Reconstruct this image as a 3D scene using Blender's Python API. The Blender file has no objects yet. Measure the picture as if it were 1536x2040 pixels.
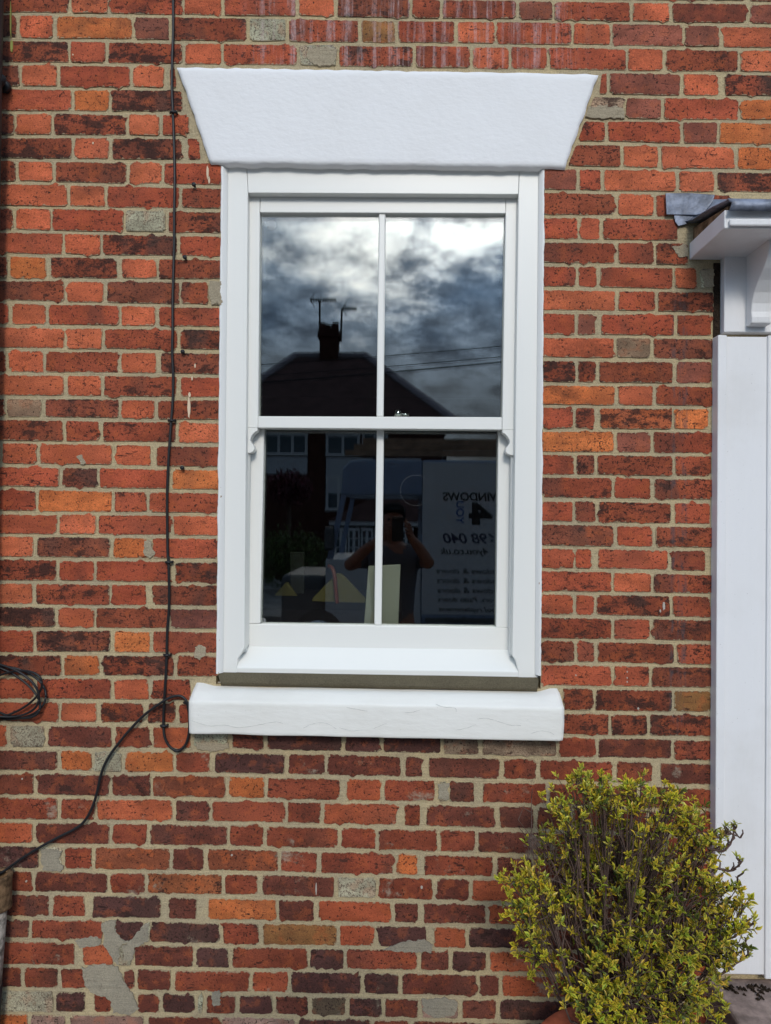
import bpy, bmesh, math, random
from mathutils import Vector, Matrix, noise
R = math.radians
scene = bpy.context.scene
COL = scene.collection
rnd = random.Random(7)

# ------------------------------------------------------------------ camera
F_PX, CX, CY = 1480.0, 768.0, 1020.0          # the photograph's own 1536 x 2040 frame
CAM = Vector((0.0, -2.32, 1.72))
YAW, PITCH, ROLL = R(0.95), R(0.65), R(0.6)
Fw = Vector((-math.sin(YAW) * math.cos(PITCH), math.cos(YAW) * math.cos(PITCH), math.sin(PITCH)))
r0 = Fw.cross(Vector((0, 0, 1))).normalized(); u0 = r0.cross(Fw)
Rt = r0 * math.cos(ROLL) + u0 * math.sin(ROLL)
Up = u0 * math.cos(ROLL) - r0 * math.sin(ROLL)
cd = bpy.data.cameras.new("camera"); cam = bpy.data.objects.new("camera", cd); COL.objects.link(cam)
cam.matrix_world = Matrix(((Rt.x, Up.x, -Fw.x, CAM.x), (Rt.y, Up.y, -Fw.y, CAM.y), (Rt.z, Up.z, -Fw.z, CAM.z), (0, 0, 0, 1)))
cd.sensor_fit = 'VERTICAL'; cd.sensor_height = 36.0; cd.sensor_width = 36.0
cd.lens = 36.0 * F_PX / 2040.0
cd.clip_start = 0.002; cd.clip_end = 2000
scene.camera = cam

# ------------------------------------------------------------------ sky, sun, exposure
SUN_EL, SUN_AZ = R(30), R(5)                   # azimuth measured from -y (behind the camera) towards +x
SUN_DIR = Vector((math.sin(SUN_AZ) * math.cos(SUN_EL), -math.cos(SUN_AZ) * math.cos(SUN_EL), math.sin(SUN_EL)))
world = bpy.data.worlds.new("World"); scene.world = world; world.use_nodes = True
scene.view_settings.view_transform = 'Standard'; scene.view_settings.look = 'None'
scene.view_settings.gamma = 1.0; scene.view_settings.exposure = 0.0
scene.view_settings.use_curve_mapping = False
scene.render.engine = 'CYCLES'
scene.cycles.use_denoising = True
scene.cycles.max_bounces = 6; scene.cycles.diffuse_bounces = 3; world.cycles.sampling_method = 'MANUAL'; world.cycles.sample_map_resolution = 512; scene.cycles.transparent_max_bounces = 16
scene.cycles.sample_clamp_indirect = 6.0
sl = bpy.data.lights.new("sun", 'SUN'); sl.energy = 1.2; sl.angle = R(12); sl.color = (1.0, 0.93, 0.83)
so = bpy.data.objects.new("sun", sl); COL.objects.link(so); so.location = (3, -8, 12)
so.rotation_euler = SUN_DIR.to_track_quat('Z', 'Y').to_euler()


class NT:
    """tiny node-tree helper"""
    def __init__(s, tree): s.t = tree; s.n = tree.nodes; s.l = tree.links
    def new(s, typ, **kw):
        nd = s.n.new(typ)
        for k, v in kw.items():
            if k.startswith('i_'):
                key = k[2:].replace('_', ' ')
                s.put(nd.inputs[key], v)
            elif k.startswith('x'):
                s.put(nd.inputs[int(k[1:])], v)
            else: setattr(nd, k, v)
        return nd
    def put(s, sock, v):
        if hasattr(v, 'outputs'): v = v.outputs[0]
        if isinstance(v, bpy.types.NodeSocket): s.l.new(v, sock)
        else: sock.default_value = v
    def math(s, op, a, b=0.0, c=None, clamp=False):
        nd = s.new('ShaderNodeMath', operation=op, use_clamp=clamp, x0=a, x1=b)
        if c is not None: s.put(nd.inputs[2], c)
        return nd.outputs[0]
    def vmath(s, op, a, b=(0, 0, 0)):
        nd = s.new('ShaderNodeVectorMath', operation=op)
        s.put(nd.inputs[0], a)
        if op == 'SCALE': s.put(nd.inputs[3], b)
        else: s.put(nd.inputs[1], b)
        return nd.outputs[1] if op in ('DOT_PRODUCT', 'LENGTH') else nd.outputs[0]
    def noise(s, vec, scale, detail=2.0, rough=0.5, dist=0.0):
        nd = s.new('ShaderNodeTexNoise', noise_dimensions='3D')
        s.put(nd.inputs['Vector'], vec)
        for k, v in (('Scale', scale), ('Detail', detail), ('Roughness', rough), ('Distortion', dist)): s.put(nd.inputs[k], v)
        return nd.outputs[0]
    def ramp(s, v, lo, hi, a=0.0, b=1.0, smooth=True):
        nd = s.new('ShaderNodeMapRange', interpolation_type='SMOOTHSTEP' if smooth else 'LINEAR')
        for k, q in enumerate((v, lo, hi, a, b)): s.put(nd.inputs[k], q)
        return nd.outputs[0]
    def mix(s, f, a, b, mode='MIX'):
        nd = s.new('ShaderNodeMix', data_type='RGBA', blend_type=mode)
        s.put(nd.inputs[0], f)
        for k, q in ((6, a), (7, b)):
            if isinstance(q, (tuple, list)) and len(q) == 3: q = (*q, 1.0)
            s.put(nd.inputs[k], q)
        return nd.outputs[2]
    def attr(s, name, out=0):
        nd = s.new('ShaderNodeAttribute'); nd.attribute_name = name
        return nd.outputs[out]
    def scalev(s, v, sc):
        return s.vmath('MULTIPLY', v, sc)


def build_world():
    t = NT(world.node_tree)
    for n in list(t.n): t.n.remove(n)
    out = t.new('ShaderNodeOutputWorld')
    sky = t.new('ShaderNodeTexSky', sky_type='NISHITA', sun_disc=False)
    sky.sun_elevation = SUN_EL; sky.sun_rotation = math.atan2(SUN_DIR.x, SUN_DIR.y)
    d = t.new('ShaderNodeTexCoord').outputs['Generated']
    sep = t.new('ShaderNodeSeparateXYZ', x0=d)
    z = t.math('MAXIMUM', sep.outputs[2], 0.0)
    q = t.math('DIVIDE', 1.0, t.math('ADD', z, 0.30))
    p = t.vmath('SCALE', d, q)                       # flat cloud deck seen in perspective
    p = t.vmath('ADD', p, CLOUD_OFF)
    n1 = t.noise(p, CLOUD_SC, 6.0, 0.58)                  # big cloud bodies
    n2 = t.noise(t.vmath('ADD', p, (7.3, 2.1, 4.4)), CLOUD_SC * 3.0, 6.0, 0.66)
    nn = t.math('ADD', t.math('MULTIPLY', n1, 0.60), t.math('MULTIPLY', n2, 0.40))
    cosg = t.math('MAXIMUM', t.vmath('DOT_PRODUCT', d, tuple(SUN_DIR)), 0.0)
    glow = t.math('POWER', cosg, 26.0)               # brightening of the deck round the hidden sun
    lo = t.math('SUBTRACT', 0.560, t.math('MULTIPLY', glow, 0.20))
    lo = t.math('ADD', lo, t.ramp(z, 0.15, 0.27, 0.18, 0.0))     # the far deck near the horizon is closed and slate blue
    gap = t.ramp(nn, lo, t.math('ADD', lo, 0.22))
    body = t.ramp(n2, 0.3, 0.72, 0.6, 1.5)
    dk = t.math('ADD', 0.60, t.math('MULTIPLY', glow, 1.3))
    dark = t.mix(t.ramp(nn, 0.36, 0.6), (0.17, 0.32, 0.56), (0.82, 1.07, 1.40))
    dk = t.math('MULTIPLY', t.math('MULTIPLY', dk, body), t.ramp(z, 0.12, 0.32, 0.44, 1.45))
    dark = t.mix(1.0, dark, t.new('ShaderNodeCombineColor', x0=dk, x1=dk, x2=dk), 'MULTIPLY')
    br = t.math('ADD', 1.8, t.math('MULTIPLY', glow, 11.5))
    white = t.new('ShaderNodeCombineColor', x0=br, x1=t.math('MULTIPLY', br, 0.99), x2=t.math('MULTIPLY', br, 0.96))
    cloud = t.mix(gap, dark, white)
    b1 = t.new('ShaderNodeBackground', x0=sky.outputs[0], x1=0.10)
    b2 = t.new('ShaderNodeBackground', x0=cloud, x1=1.0)
    ms = t.new('ShaderNodeMixShader', x0=0.9)
    t.l.new(b1.outputs[0], ms.inputs[1]); t.l.new(b2.outputs[0], ms.inputs[2])
    t.l.new(ms.outputs[0], out.inputs[0])
CLOUD_OFF, CLOUD_SC = (5.7, 8.2, 6.3), 2.9
build_world()

# ------------------------------------------------------------------ measuring helpers
def P(px, py, y=0.0):
    """point on the plane y that the photograph shows at pixel (px, py)"""
    d = Fw + Rt * ((px - CX) / F_PX) + Up * ((CY - py) / F_PX)
    k = (y - CAM.y) / d.y
    return CAM + d * k
GLASS_U, GLASS_L = 0.064, 0.110
def Q(px, py, D, g=None):
    """point at distance D in front of the wall whose mirror image in the window is at pixel (px, py)"""
    if g is None: g = GLASS_U if py < 840 else GLASS_L
    v = P(px, py, 2 * g + D)
    return Vector((v.x, -D, v.z))
def lin(c):
    return tuple((v / 255 / 12.92) if v / 255 <= 0.04045 else ((v / 255 + 0.055) / 1.055) ** 2.4 for v in c)

# ------------------------------------------------------------------ object helpers
def link(name, mesh, mats=None, parent=None, smooth=False):
    o = bpy.data.objects.new(name, mesh); COL.objects.link(o)
    if mats is not None and mesh is not None:
        for m in (mats if isinstance(mats, (list, tuple)) else [mats]):
            if mesh.materials.find(m.name) < 0: mesh.materials.append(m)
    if parent: o.parent = parent
    if smooth and mesh:
        mesh.polygons.foreach_set('use_smooth', [True] * len(mesh.polygons))
    return o
def mesh_of(name, V, Fc):
    m = bpy.data.meshes.new(name); m.from_pydata([tuple(v) for v in V], [], Fc); m.update(); return m
def tag(o, label=None, cat=None, group=None, kind=None):
    for k, v in (('label', label), ('category', cat), ('group', group), ('kind', kind)):
        if v: o[k] = v
    return o
def empty(name, loc=(0, 0, 0)):
    o = bpy.data.objects.new(name, None); COL.objects.link(o); o.location = loc; o.empty_display_size = 0.1; return o
def bevel(o, w=0.002, seg=2, ang=35):
    b = o.modifiers.new('bevel', 'BEVEL'); b.width = w; b.segments = seg; b.limit_method = 'ANGLE'; b.angle_limit = R(ang)
    return o
class MB:
    def __init__(s): s.V = []; s.F = []
    def box(s, x0, x1, y0, y1, z0, z1):
        n = len(s.V)
        s.V += [(x, y, z) for z in (z0, z1) for x, y in ((x0, y0), (x1, y0), (x1, y1), (x0, y1))]
        s.F += [tuple(n + i for i in f) for f in ((3, 2, 1, 0), (4, 5, 6, 7), (0, 1, 5, 4), (1, 2, 6, 5), (2, 3, 7, 6), (3, 0, 4, 7))]
        return s
    def prism(s, front, back):
        n = len(s.V); k = len(front); s.V += list(front) + list(back)
        s.F += [tuple(range(n, n + k)), tuple(range(n + 2 * k - 1, n + k - 1, -1))]
        s.F += [(n + i, n + k + i, n + k + (i + 1) % k, n + (i + 1) % k) for i in range(k)]
        return s
    def tube(s, pts, rad, sides=8, cap=True):
        pts = [Vector(p) for p in pts]; n0 = len(s.V); prev = None
        for i, p in enumerate(pts):
            tdir = (pts[min(i + 1, len(pts) - 1)] - pts[max(i - 1, 0)]).normalized()
            if prev is None:
                a = tdir.orthogonal().normalized()
            else:
                a = (prev - tdir * prev.dot(tdir))
                a = a.normalized() if a.length > 1e-6 else tdir.orthogonal().normalized()
            prev = a; b = tdir.cross(a)
            r = rad[i] if isinstance(rad, (list, tuple)) else rad
            s.V += [p + (a * math.cos(2 * math.pi * k / sides) + b * math.sin(2 * math.pi * k / sides)) * r for k in range(sides)]
        for i in range(len(pts) - 1):
            for k in range(sides):
                a0 = n0 + i * sides + k; a1 = n0 + i * sides + (k + 1) % sides
                s.F.append((a0, a1, a1 + sides, a0 + sides))
        if cap:
            s.F.append(tuple(range(n0 + sides - 1, n0 - 1, -1)))
            e = n0 + (len(pts) - 1) * sides; s.F.append(tuple(range(e, e + sides)))
        return s
    def lathe(s, c, prof, sides=24):
        n0 = len(s.V); c = Vector(c)
        for r, z in prof:
            s.V += [c + Vector((r * math.cos(2 * math.pi * k / sides), r * math.sin(2 * math.pi * k / sides), z)) for k in range(sides)]
        for i in range(len(prof) - 1):
            for k in range(sides):
                a0 = n0 + i * sides + k; a1 = n0 + i * sides + (k + 1) % sides
                s.F.append((a0, a1, a1 + sides, a0 + sides))
        return s
    def build(s, name, mat, parent=None, smooth=False):
        return link(name, mesh_of(name, s.V, s.F), mat, parent, smooth)
def spline(pts, n=6):
    pts = [Vector(p) for p in pts]; out = []
    for i in range(len(pts) - 1):
        p0, p1, p2, p3 = pts[max(i - 1, 0)], pts[i], pts[i + 1], pts[min(i + 2, len(pts) - 1)]
        for j in range(n):
            t = j / n
            out.append(0.5 * ((2 * p1) + (p2 - p0) * t + (2 * p0 - 5 * p1 + 4 * p2 - p3) * t * t + (3 * p1 - p0 - 3 * p2 + p3) * t ** 3))
    return out + [pts[-1]]

# ------------------------------------------------------------------ materials
def mat(name, col, rough=0.6, spec=0.4, bump=None, var=0.0, vscale=6.0, metal=0.0):
    m = bpy.data.materials.new(name); m.use_nodes = True; t = NT(m.node_tree)
    b = t.n['Principled BSDF']; b.inputs['Roughness'].default_value = rough
    b.inputs['Specular IOR Level'].default_value = spec; b.inputs['Metallic'].default_value = metal
    pos = t.new('ShaderNodeNewGeometry').outputs[0]
    c = (*col, 1.0)
    if var:
        nz = t.noise(pos, vscale, 5.0, 0.6)
        f = t.ramp(nz, 0.3, 0.7, 1 - var, 1 + var)
        t.put(b.inputs['Base Color'], t.mix(1.0, c, t.new('ShaderNodeCombineColor', x0=f, x1=f, x2=f), 'MULTIPLY'))
    else: b.inputs['Base Color'].default_value = c
    if bump:
        sc, st, dist = bump
        bp = t.new('ShaderNodeBump', i_Strength=st, i_Distance=dist, i_Height=t.noise(pos, sc, 5.0, 0.6))
        t.l.new(bp.outputs[0], b.inputs['Normal'])
    return m

X_EFF0, X_EFF1, Z_EFF = P(470, 100).x, P(1190, 100).x, P(800, 150).z
def brick_material(name, eff=False, drip=False, smears=False):
    m = bpy.data.materials.new(name); m.use_nodes = True; t = NT(m.node_tree)
    b = t.n['Principled BSDF']; b.inputs['Roughness'].default_value = 0.88; b.inputs['Specular IOR Level'].default_value = 0.25
    wp = t.new('ShaderNodeNewGeometry').outputs[0]
    pos = t.vmath('ADD', wp, t.attr('seed', 1))
    prm = t.new('ShaderNodeSeparateXYZ', x0=t.attr('prm', 1))
    dark, pit, orange = prm.outputs[0], prm.outputs[1], prm.outputs[2]
    c = t.attr('tint', 0)
    # broad firing variation inside one brick, drawn out along its length
    n1 = t.noise(t.scalev(pos, (0.55, 1, 1.2)), 14.0, 3.0, 0.55)
    f = t.ramp(n1, 0.28, 0.72, 0.74, 1.26)
    c = t.mix(1.0, c, t.new('ShaderNodeCombineColor', x0=f, x1=f, x2=f), 'MULTIPLY')
    n1b = t.noise(t.vmath('ADD', pos, (3, 9, 1)), 26.0, 4.0, 0.6)
    c = t.mix(t.math('MULTIPLY', t.ramp(n1b, 0.5, 0.64), t.math('ADD', 0.22, t.math('MULTIPLY', orange, 0.5))), c, lin((186, 96, 52)) + (1,))
    # sooty blotches
    n2 = t.noise(t.scalev(t.vmath('ADD', pos, (5, 2, 8)), (0.6, 1, 1)), 26.0, 6.0, 0.74)
    thr = t.math('SUBTRACT', 0.70, t.math('MULTIPLY', dark, 0.30))
    mk = t.ramp(n2, thr, t.math('ADD', thr, 0.10))
    c = t.mix(t.math('MULTIPLY', mk, 0.85), c, lin((54, 36, 31)) + (1,))
    # over-burnt grey-brown ends and wall grime that runs across the bricks
    n6 = t.noise(t.scalev(t.vmath('ADD', pos, (9, 1, 5)), (1, 1, 0.35)), 7.5, 2.0, 0.5)
    c = t.mix(t.math('MULTIPLY', t.ramp(n6, 0.54, 0.66), t.math('ADD', 0.10, t.math('MULTIPLY', dark, 0.62))), c, lin((80, 60, 52)) + (1,))
    gr = t.math('MULTIPLY', t.ramp(t.noise(wp, 2.6, 4.0, 0.65), 0.46, 0.70), t.ramp(n2, 0.40, 0.58))
    c = t.mix(t.math('MULTIPLY', gr, 0.55), c, lin((62, 42, 35)) + (1,))
    # pits, dimples and grit
    n3 = t.noise(t.vmath('ADD', pos, (1, 7, 3)), 130.0, 3.0, 0.62)
    pt = t.math('SUBTRACT', 0.61, t.math('MULTIPLY', dark, 0.07))
    c = t.mix(t.math('MULTIPLY', t.ramp(n3, pt, t.math('ADD', pt, 0.06)), 0.92), c, lin((50, 30, 25)) + (1,))
    n4 = t.noise(pos, 330.0, 2.0, 0.6)
    g = t.ramp(n4, 0.25, 0.75, 0.74, 1.24)
    c = t.mix(1.0, c, t.new('ShaderNodeCombineColor', x0=g, x1=g, x2=g), 'MULTIPLY')
    # dark drag marks and cracks along the face
    n5 = t.noise(t.scalev(t.vmath('ADD', pos, (2, 2, 2)), (0.28, 1, 1)), 85.0, 3.0, 0.65)
    dm = t.math('MULTIPLY', t.ramp(n5, 0.60, 0.66), t.ramp(n1, 0.42, 0.6))
    c = t.mix(t.math('MULTIPLY', dm, 0.85), c, lin((46, 28, 24)) + (1,))
    vor = t.new('ShaderNodeTexVoronoi', feature='DISTANCE_TO_EDGE', i_Scale=17.0)
    wv = t.vmath('ADD', pos, t.vmath('SCALE', t.new('ShaderNodeTexNoise', i_Vector=pos, i_Scale=40.0, i_Detail=2.0).outputs[1], 0.05))
    t.put(vor.inputs['Vector'], wv)
    cr = t.math('MULTIPLY', t.ramp(vor.outputs['Distance'], 0.008, 0.02, 1.0, 0.0), t.ramp(t.noise(pos, 14.0, 1.0), 0.57, 0.63))
    c = t.mix(t.math('MULTIPLY', cr, 0.75), c, lin((40, 26, 22)) + (1,))
    # cement facing left in pits on patched bricks
    pm = t.ramp(t.noise(t.vmath('ADD', pos, (8, 8, 1)), 190.0, 3.0, 0.7), 0.53, 0.60)
    c = t.mix(t.math('MULTIPLY', pm, t.math('MULTIPLY', pit, 0.75)), c, lin((92, 66, 54)) + (1,))
    # white lime runs below the gutter over the lintel
    sp = t.new('ShaderNodeSeparateXYZ', x0=wp)
    if eff:
        inx = t.math('MULTIPLY', t.ramp(sp.outputs[0], X_EFF0, X_EFF0 + 0.12), t.ramp(sp.outputs[0], X_EFF1 - 0.15, X_EFF1, 1.0, 0.0))
        inz = t.ramp(sp.outputs[2], Z_EFF - 0.03, Z_EFF + 0.03)
        st = t.noise(t.scalev(wp, (1, 1, 0.045)), 42.0, 4.0, 0.7)
        st2 = t.noise(t.scalev(wp, (1, 1, 0.5)), 160.0, 3.0, 0.7)
        em = t.math('MULTIPLY', t.math('MULTIPLY', inx, inz), t.math('MULTIPLY', t.ramp(st, 0.47, 0.63), t.ramp(st2, 0.3, 0.7, 0.25, 1.0)))
        c = t.mix(t.math('MULTIPLY', em, 0.62), c, lin((192, 168, 166)) + (1,))
    # lead-grey and rusty drips beneath the porch flashing
    for xp, w, a in () if not drip else ((1341, 0.007, 0.6), (1363, 0.008, 0.55), (1352, 0.004, 0.3)):
        wob = t.math('MULTIPLY', t.math('SUBTRACT', t.noise(t.scalev(wp, (0, 0, 1)), 9.0, 2.0), 0.5), 0.012)
        dx = t.math('ABSOLUTE', t.math('SUBTRACT', t.math('SUBTRACT', sp.outputs[0], P(xp, 1000).x), wob))
        k = t.math('MULTIPLY', t.ramp(dx, w * 0.3, w * 1.6, 1.0, 0.0), t.ramp(t.noise(t.scalev(wp, (1, 1, 0.25)), 60.0, 3.0), 0.42, 0.6))
        k = t.math('MULTIPLY', k, t.math('MULTIPLY', t.ramp(sp.outputs[2], P(1350, 1510).z, P(1350, 1400).z), t.ramp(sp.outputs[2], P(1350, 590).z, P(1350, 500).z, 1.0, 0.0)))
        c = t.mix(t.math('MULTIPLY', k, a), c, lin((74, 72, 76)) + (1,))
    # mortar smeared raggedly over the arrises
    ed = t.attr('edge', 2)
    sm = t.noise(t.vmath('ADD', pos, (4, 4, 9)), 95.0, 5.0, 0.65)
    e2 = t.math('ADD', ed, t.math('MULTIPLY', t.math('SUBTRACT', sm, 0.5), 2.4))
    smear = t.ramp(e2, 0.05, 0.20, 1.0, 0.0)
    c = t.mix(t.math('MULTIPLY', smear, 0.75), c, MORTAR + (1,))
    # dirt held along the edge of the brick
    dt = t.ramp(t.math('ABSOLUTE', t.math('SUBTRACT', e2, 0.30)), 0.0, 0.22, 0.55, 0.0)
    c = t.mix(t.math('MULTIPLY', dt, t.ramp(n2, 0.38, 0.6)), c, lin((48, 33, 28)) + (1,))
    if smears:      # careless pointing: thin lime dragged over the faces of the lower courses
        sa = t.noise(t.vmath('ADD', wp, (3.3, 0, 1.7)), 6.5, 8.0, 0.72)
        sb = t.noise(t.scalev(wp, (0.5, 1, 1)), 70.0, 3.0, 0.7)
        ms = t.math('MULTIPLY', t.ramp(sa, 0.575, 0.66), t.ramp(sb, 0.34, 0.56, 0.15, 1.0))
        c = t.mix(t.math('MULTIPLY', ms, 0.72), c, lin((156, 145, 126)) + (1,))
    t.put(b.inputs['Base Color'], c)
    h = t.math('ADD', t.math('MULTIPLY', n3, -0.5), t.math('ADD', t.math('MULTIPLY', n2, 0.8), t.math('MULTIPLY', n4, 0.35)))
    bp = t.new('ShaderNodeBump', i_Strength=0.6, i_Distance=0.004, i_Height=h)
    t.l.new(bp.outputs[0], b.inputs['Normal'])
    return m
MORTAR = lin((166, 152, 122))
def mortar_material(name, ca, cb, cc):
    m = bpy.data.materials.new(name); m.use_nodes = True; t = NT(m.node_tree)
    b = t.n['Principled BSDF']; b.inputs['Roughness'].default_value = 0.95; b.inputs['Specular IOR Level'].default_value = 0.15
    wp = t.new('ShaderNodeNewGeometry').outputs[0]
    n1 = t.noise(wp, 5.0, 4.0, 0.6); n2 = t.noise(wp, 60.0, 6.0, 0.7); n3 = t.noise(wp, 300.0, 2.0)
    c = t.mix(t.ramp(n1, 0.35, 0.65), ca, cb)
    c = t.mix(t.math('MULTIPLY', t.ramp(n2, 0.55, 0.72), 0.6), c, cc)
    g = t.ramp(n3, 0.25, 0.75, 0.82, 1.16)
    c = t.mix(1.0, c, t.new('ShaderNodeCombineColor', x0=g, x1=g, x2=g), 'MULTIPLY')
    t.put(b.inputs['Base Color'], c)
    # tooled lines run along the beds
    n4 = t.noise(t.scalev(wp, (0.06, 1, 1)), 130.0, 3.0, 0.6)
    h = t.math('ADD', t.math('ADD', n2, t.math('MULTIPLY', n3, 0.4)), t.math('MULTIPLY', n4, 0.9))
    bp = t.new('ShaderNodeBump', i_Strength=0.8, i_Distance=0.004, i_Height=h)
    t.l.new(bp.outputs[0], b.inputs['Normal'])
    return m
def white_paint(name, col, bump_scale, bump_d, dirt=0.25, rough=0.5, cracks=0.0, stretch=(1, 1, 1)):
    m = bpy.data.materials.new(name); m.use_nodes = True; t = NT(m.node_tree)
    b = t.n['Principled BSDF']; b.inputs['Roughness'].default_value = rough; b.inputs['Specular IOR Level'].default_value = 0.35
    wp = t.new('ShaderNodeNewGeometry').outputs[0]
    n1 = t.noise(wp, 3.5, 5.0, 0.6); n2 = t.noise(t.scalev(wp, stretch), bump_scale, 5.0, 0.55)
    c = t.mix(t.math('MULTIPLY', t.ramp(n1, 0.4, 0.75), dirt), (*col, 1), (col[0] * 0.80, col[1] * 0.78, col[2] * 0.74, 1))
    sp = t.ramp(t.noise(wp, 210.0, 3.0, 0.6), 0.70, 0.76)
    c = t.mix(t.math('MULTIPLY', sp, dirt * 1.6), c, (0.22, 0.20, 0.18, 1))
    h = n2
    if cracks:
        vor = t.new('ShaderNodeTexVoronoi', feature='DISTANCE_TO_EDGE', i_Scale=9.0)
        wv = t.vmath('ADD', t.scalev(wp, (0.3, 1, 1.2)), t.vmath('SCALE', t.new('ShaderNodeTexNoise', i_Vector=wp, i_Scale=22.0, i_Detail=4.0).outputs[1], 0.11))
        t.put(vor.inputs['Vector'], wv)
        cr = t.math('MULTIPLY', t.ramp(vor.outputs['Distance'], 0.004, 0.014, 1.0, 0.0), t.ramp(t.noise(wp, 6.0, 2.0), 0.47, 0.55))
        c = t.mix(t.math('MULTIPLY', cr, cracks), c, (0.30, 0.29, 0.28, 1))
        h = t.math('SUBTRACT', h, t.math('MULTIPLY', cr, 0.6))
    t.put(b.inputs['Base Color'], c)
    if bump_d:
        bp = t.new('ShaderNodeBump', i_Strength=0.7, i_Distance=bump_d, i_Height=h)
        t.l.new(bp.outputs[0], b.inputs['Normal'])
    return m
def glass_material(name, ior, tint=(0.96, 0.98, 0.97)):
    m = bpy.data.materials.new(name); m.use_nodes = True; t = NT(m.node_tree)
    for n in list(t.n):
        if n.type != 'OUTPUT_MATERIAL': t.n.remove(n)
    out = [n for n in t.n if n.type == 'OUTPUT_MATERIAL'][0]
    fr = t.new('ShaderNodeFresnel', i_IOR=ior)
    tr = t.new('ShaderNodeBsdfTransparent', x0=(*tint, 1)); gl = t.new('ShaderNodeBsdfGlossy', x0=(1, 1, 1, 1)); gl.inputs['Roughness'].default_value = 0.0
    ms = t.new('ShaderNodeMixShader', x0=fr)
    t.l.new(tr.outputs[0], ms.inputs[1]); t.l.new(gl.outputs[0], ms.inputs[2]); t.l.new(ms.outputs[0], out.inputs[0])
    return m

M_BRICK = brick_material('weathered brick'); M_BRICK_EFF = brick_material('lime-streaked brick', eff=True); M_BRICK_DRIP = brick_material('drip-stained brick', drip=True); M_BRICK_LOW = brick_material('lime-smeared brick', smears=True)
M_MORTAR = mortar_material("buff lime mortar", lin((186, 167, 130)) + (1,), lin((172, 157, 128)) + (1,), lin((122, 106, 82)) + (1,))
M_PATCH = mortar_material("grey cement patch", lin((158, 148, 128)) + (1,), lin((142, 134, 118)) + (1,), lin((104, 92, 78)) + (1,))
M_PATCHB = mortar_material('buff mortar patch', lin((166, 152, 128)) + (1,), lin((158, 146, 124)) + (1,), lin((104, 88, 70)) + (1,))
M_WETMORT = mortar_material("fresh brown mortar", lin((98, 90, 72)) + (1,), lin((90, 82, 66)) + (1,), lin((76, 68, 54)) + (1,))
M_STONE = white_paint("masonry paint", (0.80, 0.79, 0.785), 60.0, 0.0022, 0.16, 0.6, 0.0, (0.7, 1, 1.2))
M_SILL = white_paint("flaking sill paint", (0.81, 0.79, 0.735), 45.0, 0.0028, 0.32, 0.55, 0.0, (0.4, 1, 1.2))
M_FRAME = white_paint("new frame paint", (0.80, 0.79, 0.745), 30.0, 0.0, 0.0, 0.32)
M_DOORP = white_paint("old gloss paint", (0.80, 0.79, 0.79), 40.0, 0.003, 0.45, 0.4, 0.0, (1, 1, 0.08))
M_SEAL = mat("white sealant", (0.80, 0.79, 0.76), 0.35)
M_LEAD = mat("lead sheet", lin((116, 122, 136)), 0.5, 0.5, (35, 0.5, 0.006), 0.45, 22.0, 0.25)
M_CABLE = mat("black cable sheath", (0.012, 0.012, 0.013), 0.45, 0.4)
M_BLACK = mat("black iron paint", (0.015, 0.015, 0.016), 0.5, 0.4, (90, 0.4, 0.002))
M_TIMBER = mat("rotten timber", lin((122, 98, 74)), 0.9, 0.1, (60, 0.8, 0.006), 0.6, 30.0)
M_GLASS = glass_material("outer glass", 1.62); M_GLASS2 = glass_material("inner glass", 1.42)
M_SILVER = mat("chrome", (0.75, 0.76, 0.78), 0.15, 0.5, None, 0, 1, 1.0)
M_TERRA = mat("terracotta", lin((170, 92, 66)), 0.85, 0.2, (60, 0.5, 0.004), 0.3, 14.0)
M_STEP = mat("worn stone step", lin((140, 122, 114)), 0.85, 0.25, (45, 0.7, 0.006), 0.4, 18.0)
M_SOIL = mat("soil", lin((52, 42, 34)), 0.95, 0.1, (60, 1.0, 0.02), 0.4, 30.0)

# ================================================================== structure: ground
def sheet(name, x0, x1, y0, y1, z, m, kind='structure'):
    o = link(name, mesh_of(name, [(x0, y0, z), (x1, y0, z), (x1, y1, z), (x0, y1, z)], [(0, 1, 2, 3)]), m)
    return tag(o, kind=kind)
M_ASPH = mat("asphalt", (0.05, 0.05, 0.052), 0.9, 0.2, (80, 0.6, 0.01), 0.25, 3.0)
M_PAVE = mat("paving", (0.20, 0.19, 0.18), 0.9, 0.2, (50, 0.5, 0.006), 0.25, 2.0)
M_GROUND = mat("earth", (0.09, 0.10, 0.06), 0.95, 0.1, None, 0.3, 1.0)
sheet('ground', -600, 600, -900, 300, -0.13, M_GROUND)
pv = MB().box(-14, 14, -3.3, 0.30, -0.128, 0.0).build('pavement', M_PAVE); tag(pv, kind='structure')
sheet('road', -300, 300, -10.6, -3.3, -0.12, M_ASPH)
pv2 = MB().box(-60, 60, -19.0, -10.6, -0.128, 0.004).build('pavement', M_PAVE); tag(pv2, kind='structure')

# ================================================================== the brick house
house = tag(empty('brick_house'), "old red brick house front with a white sash window and painted door surround", 'house')

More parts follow.
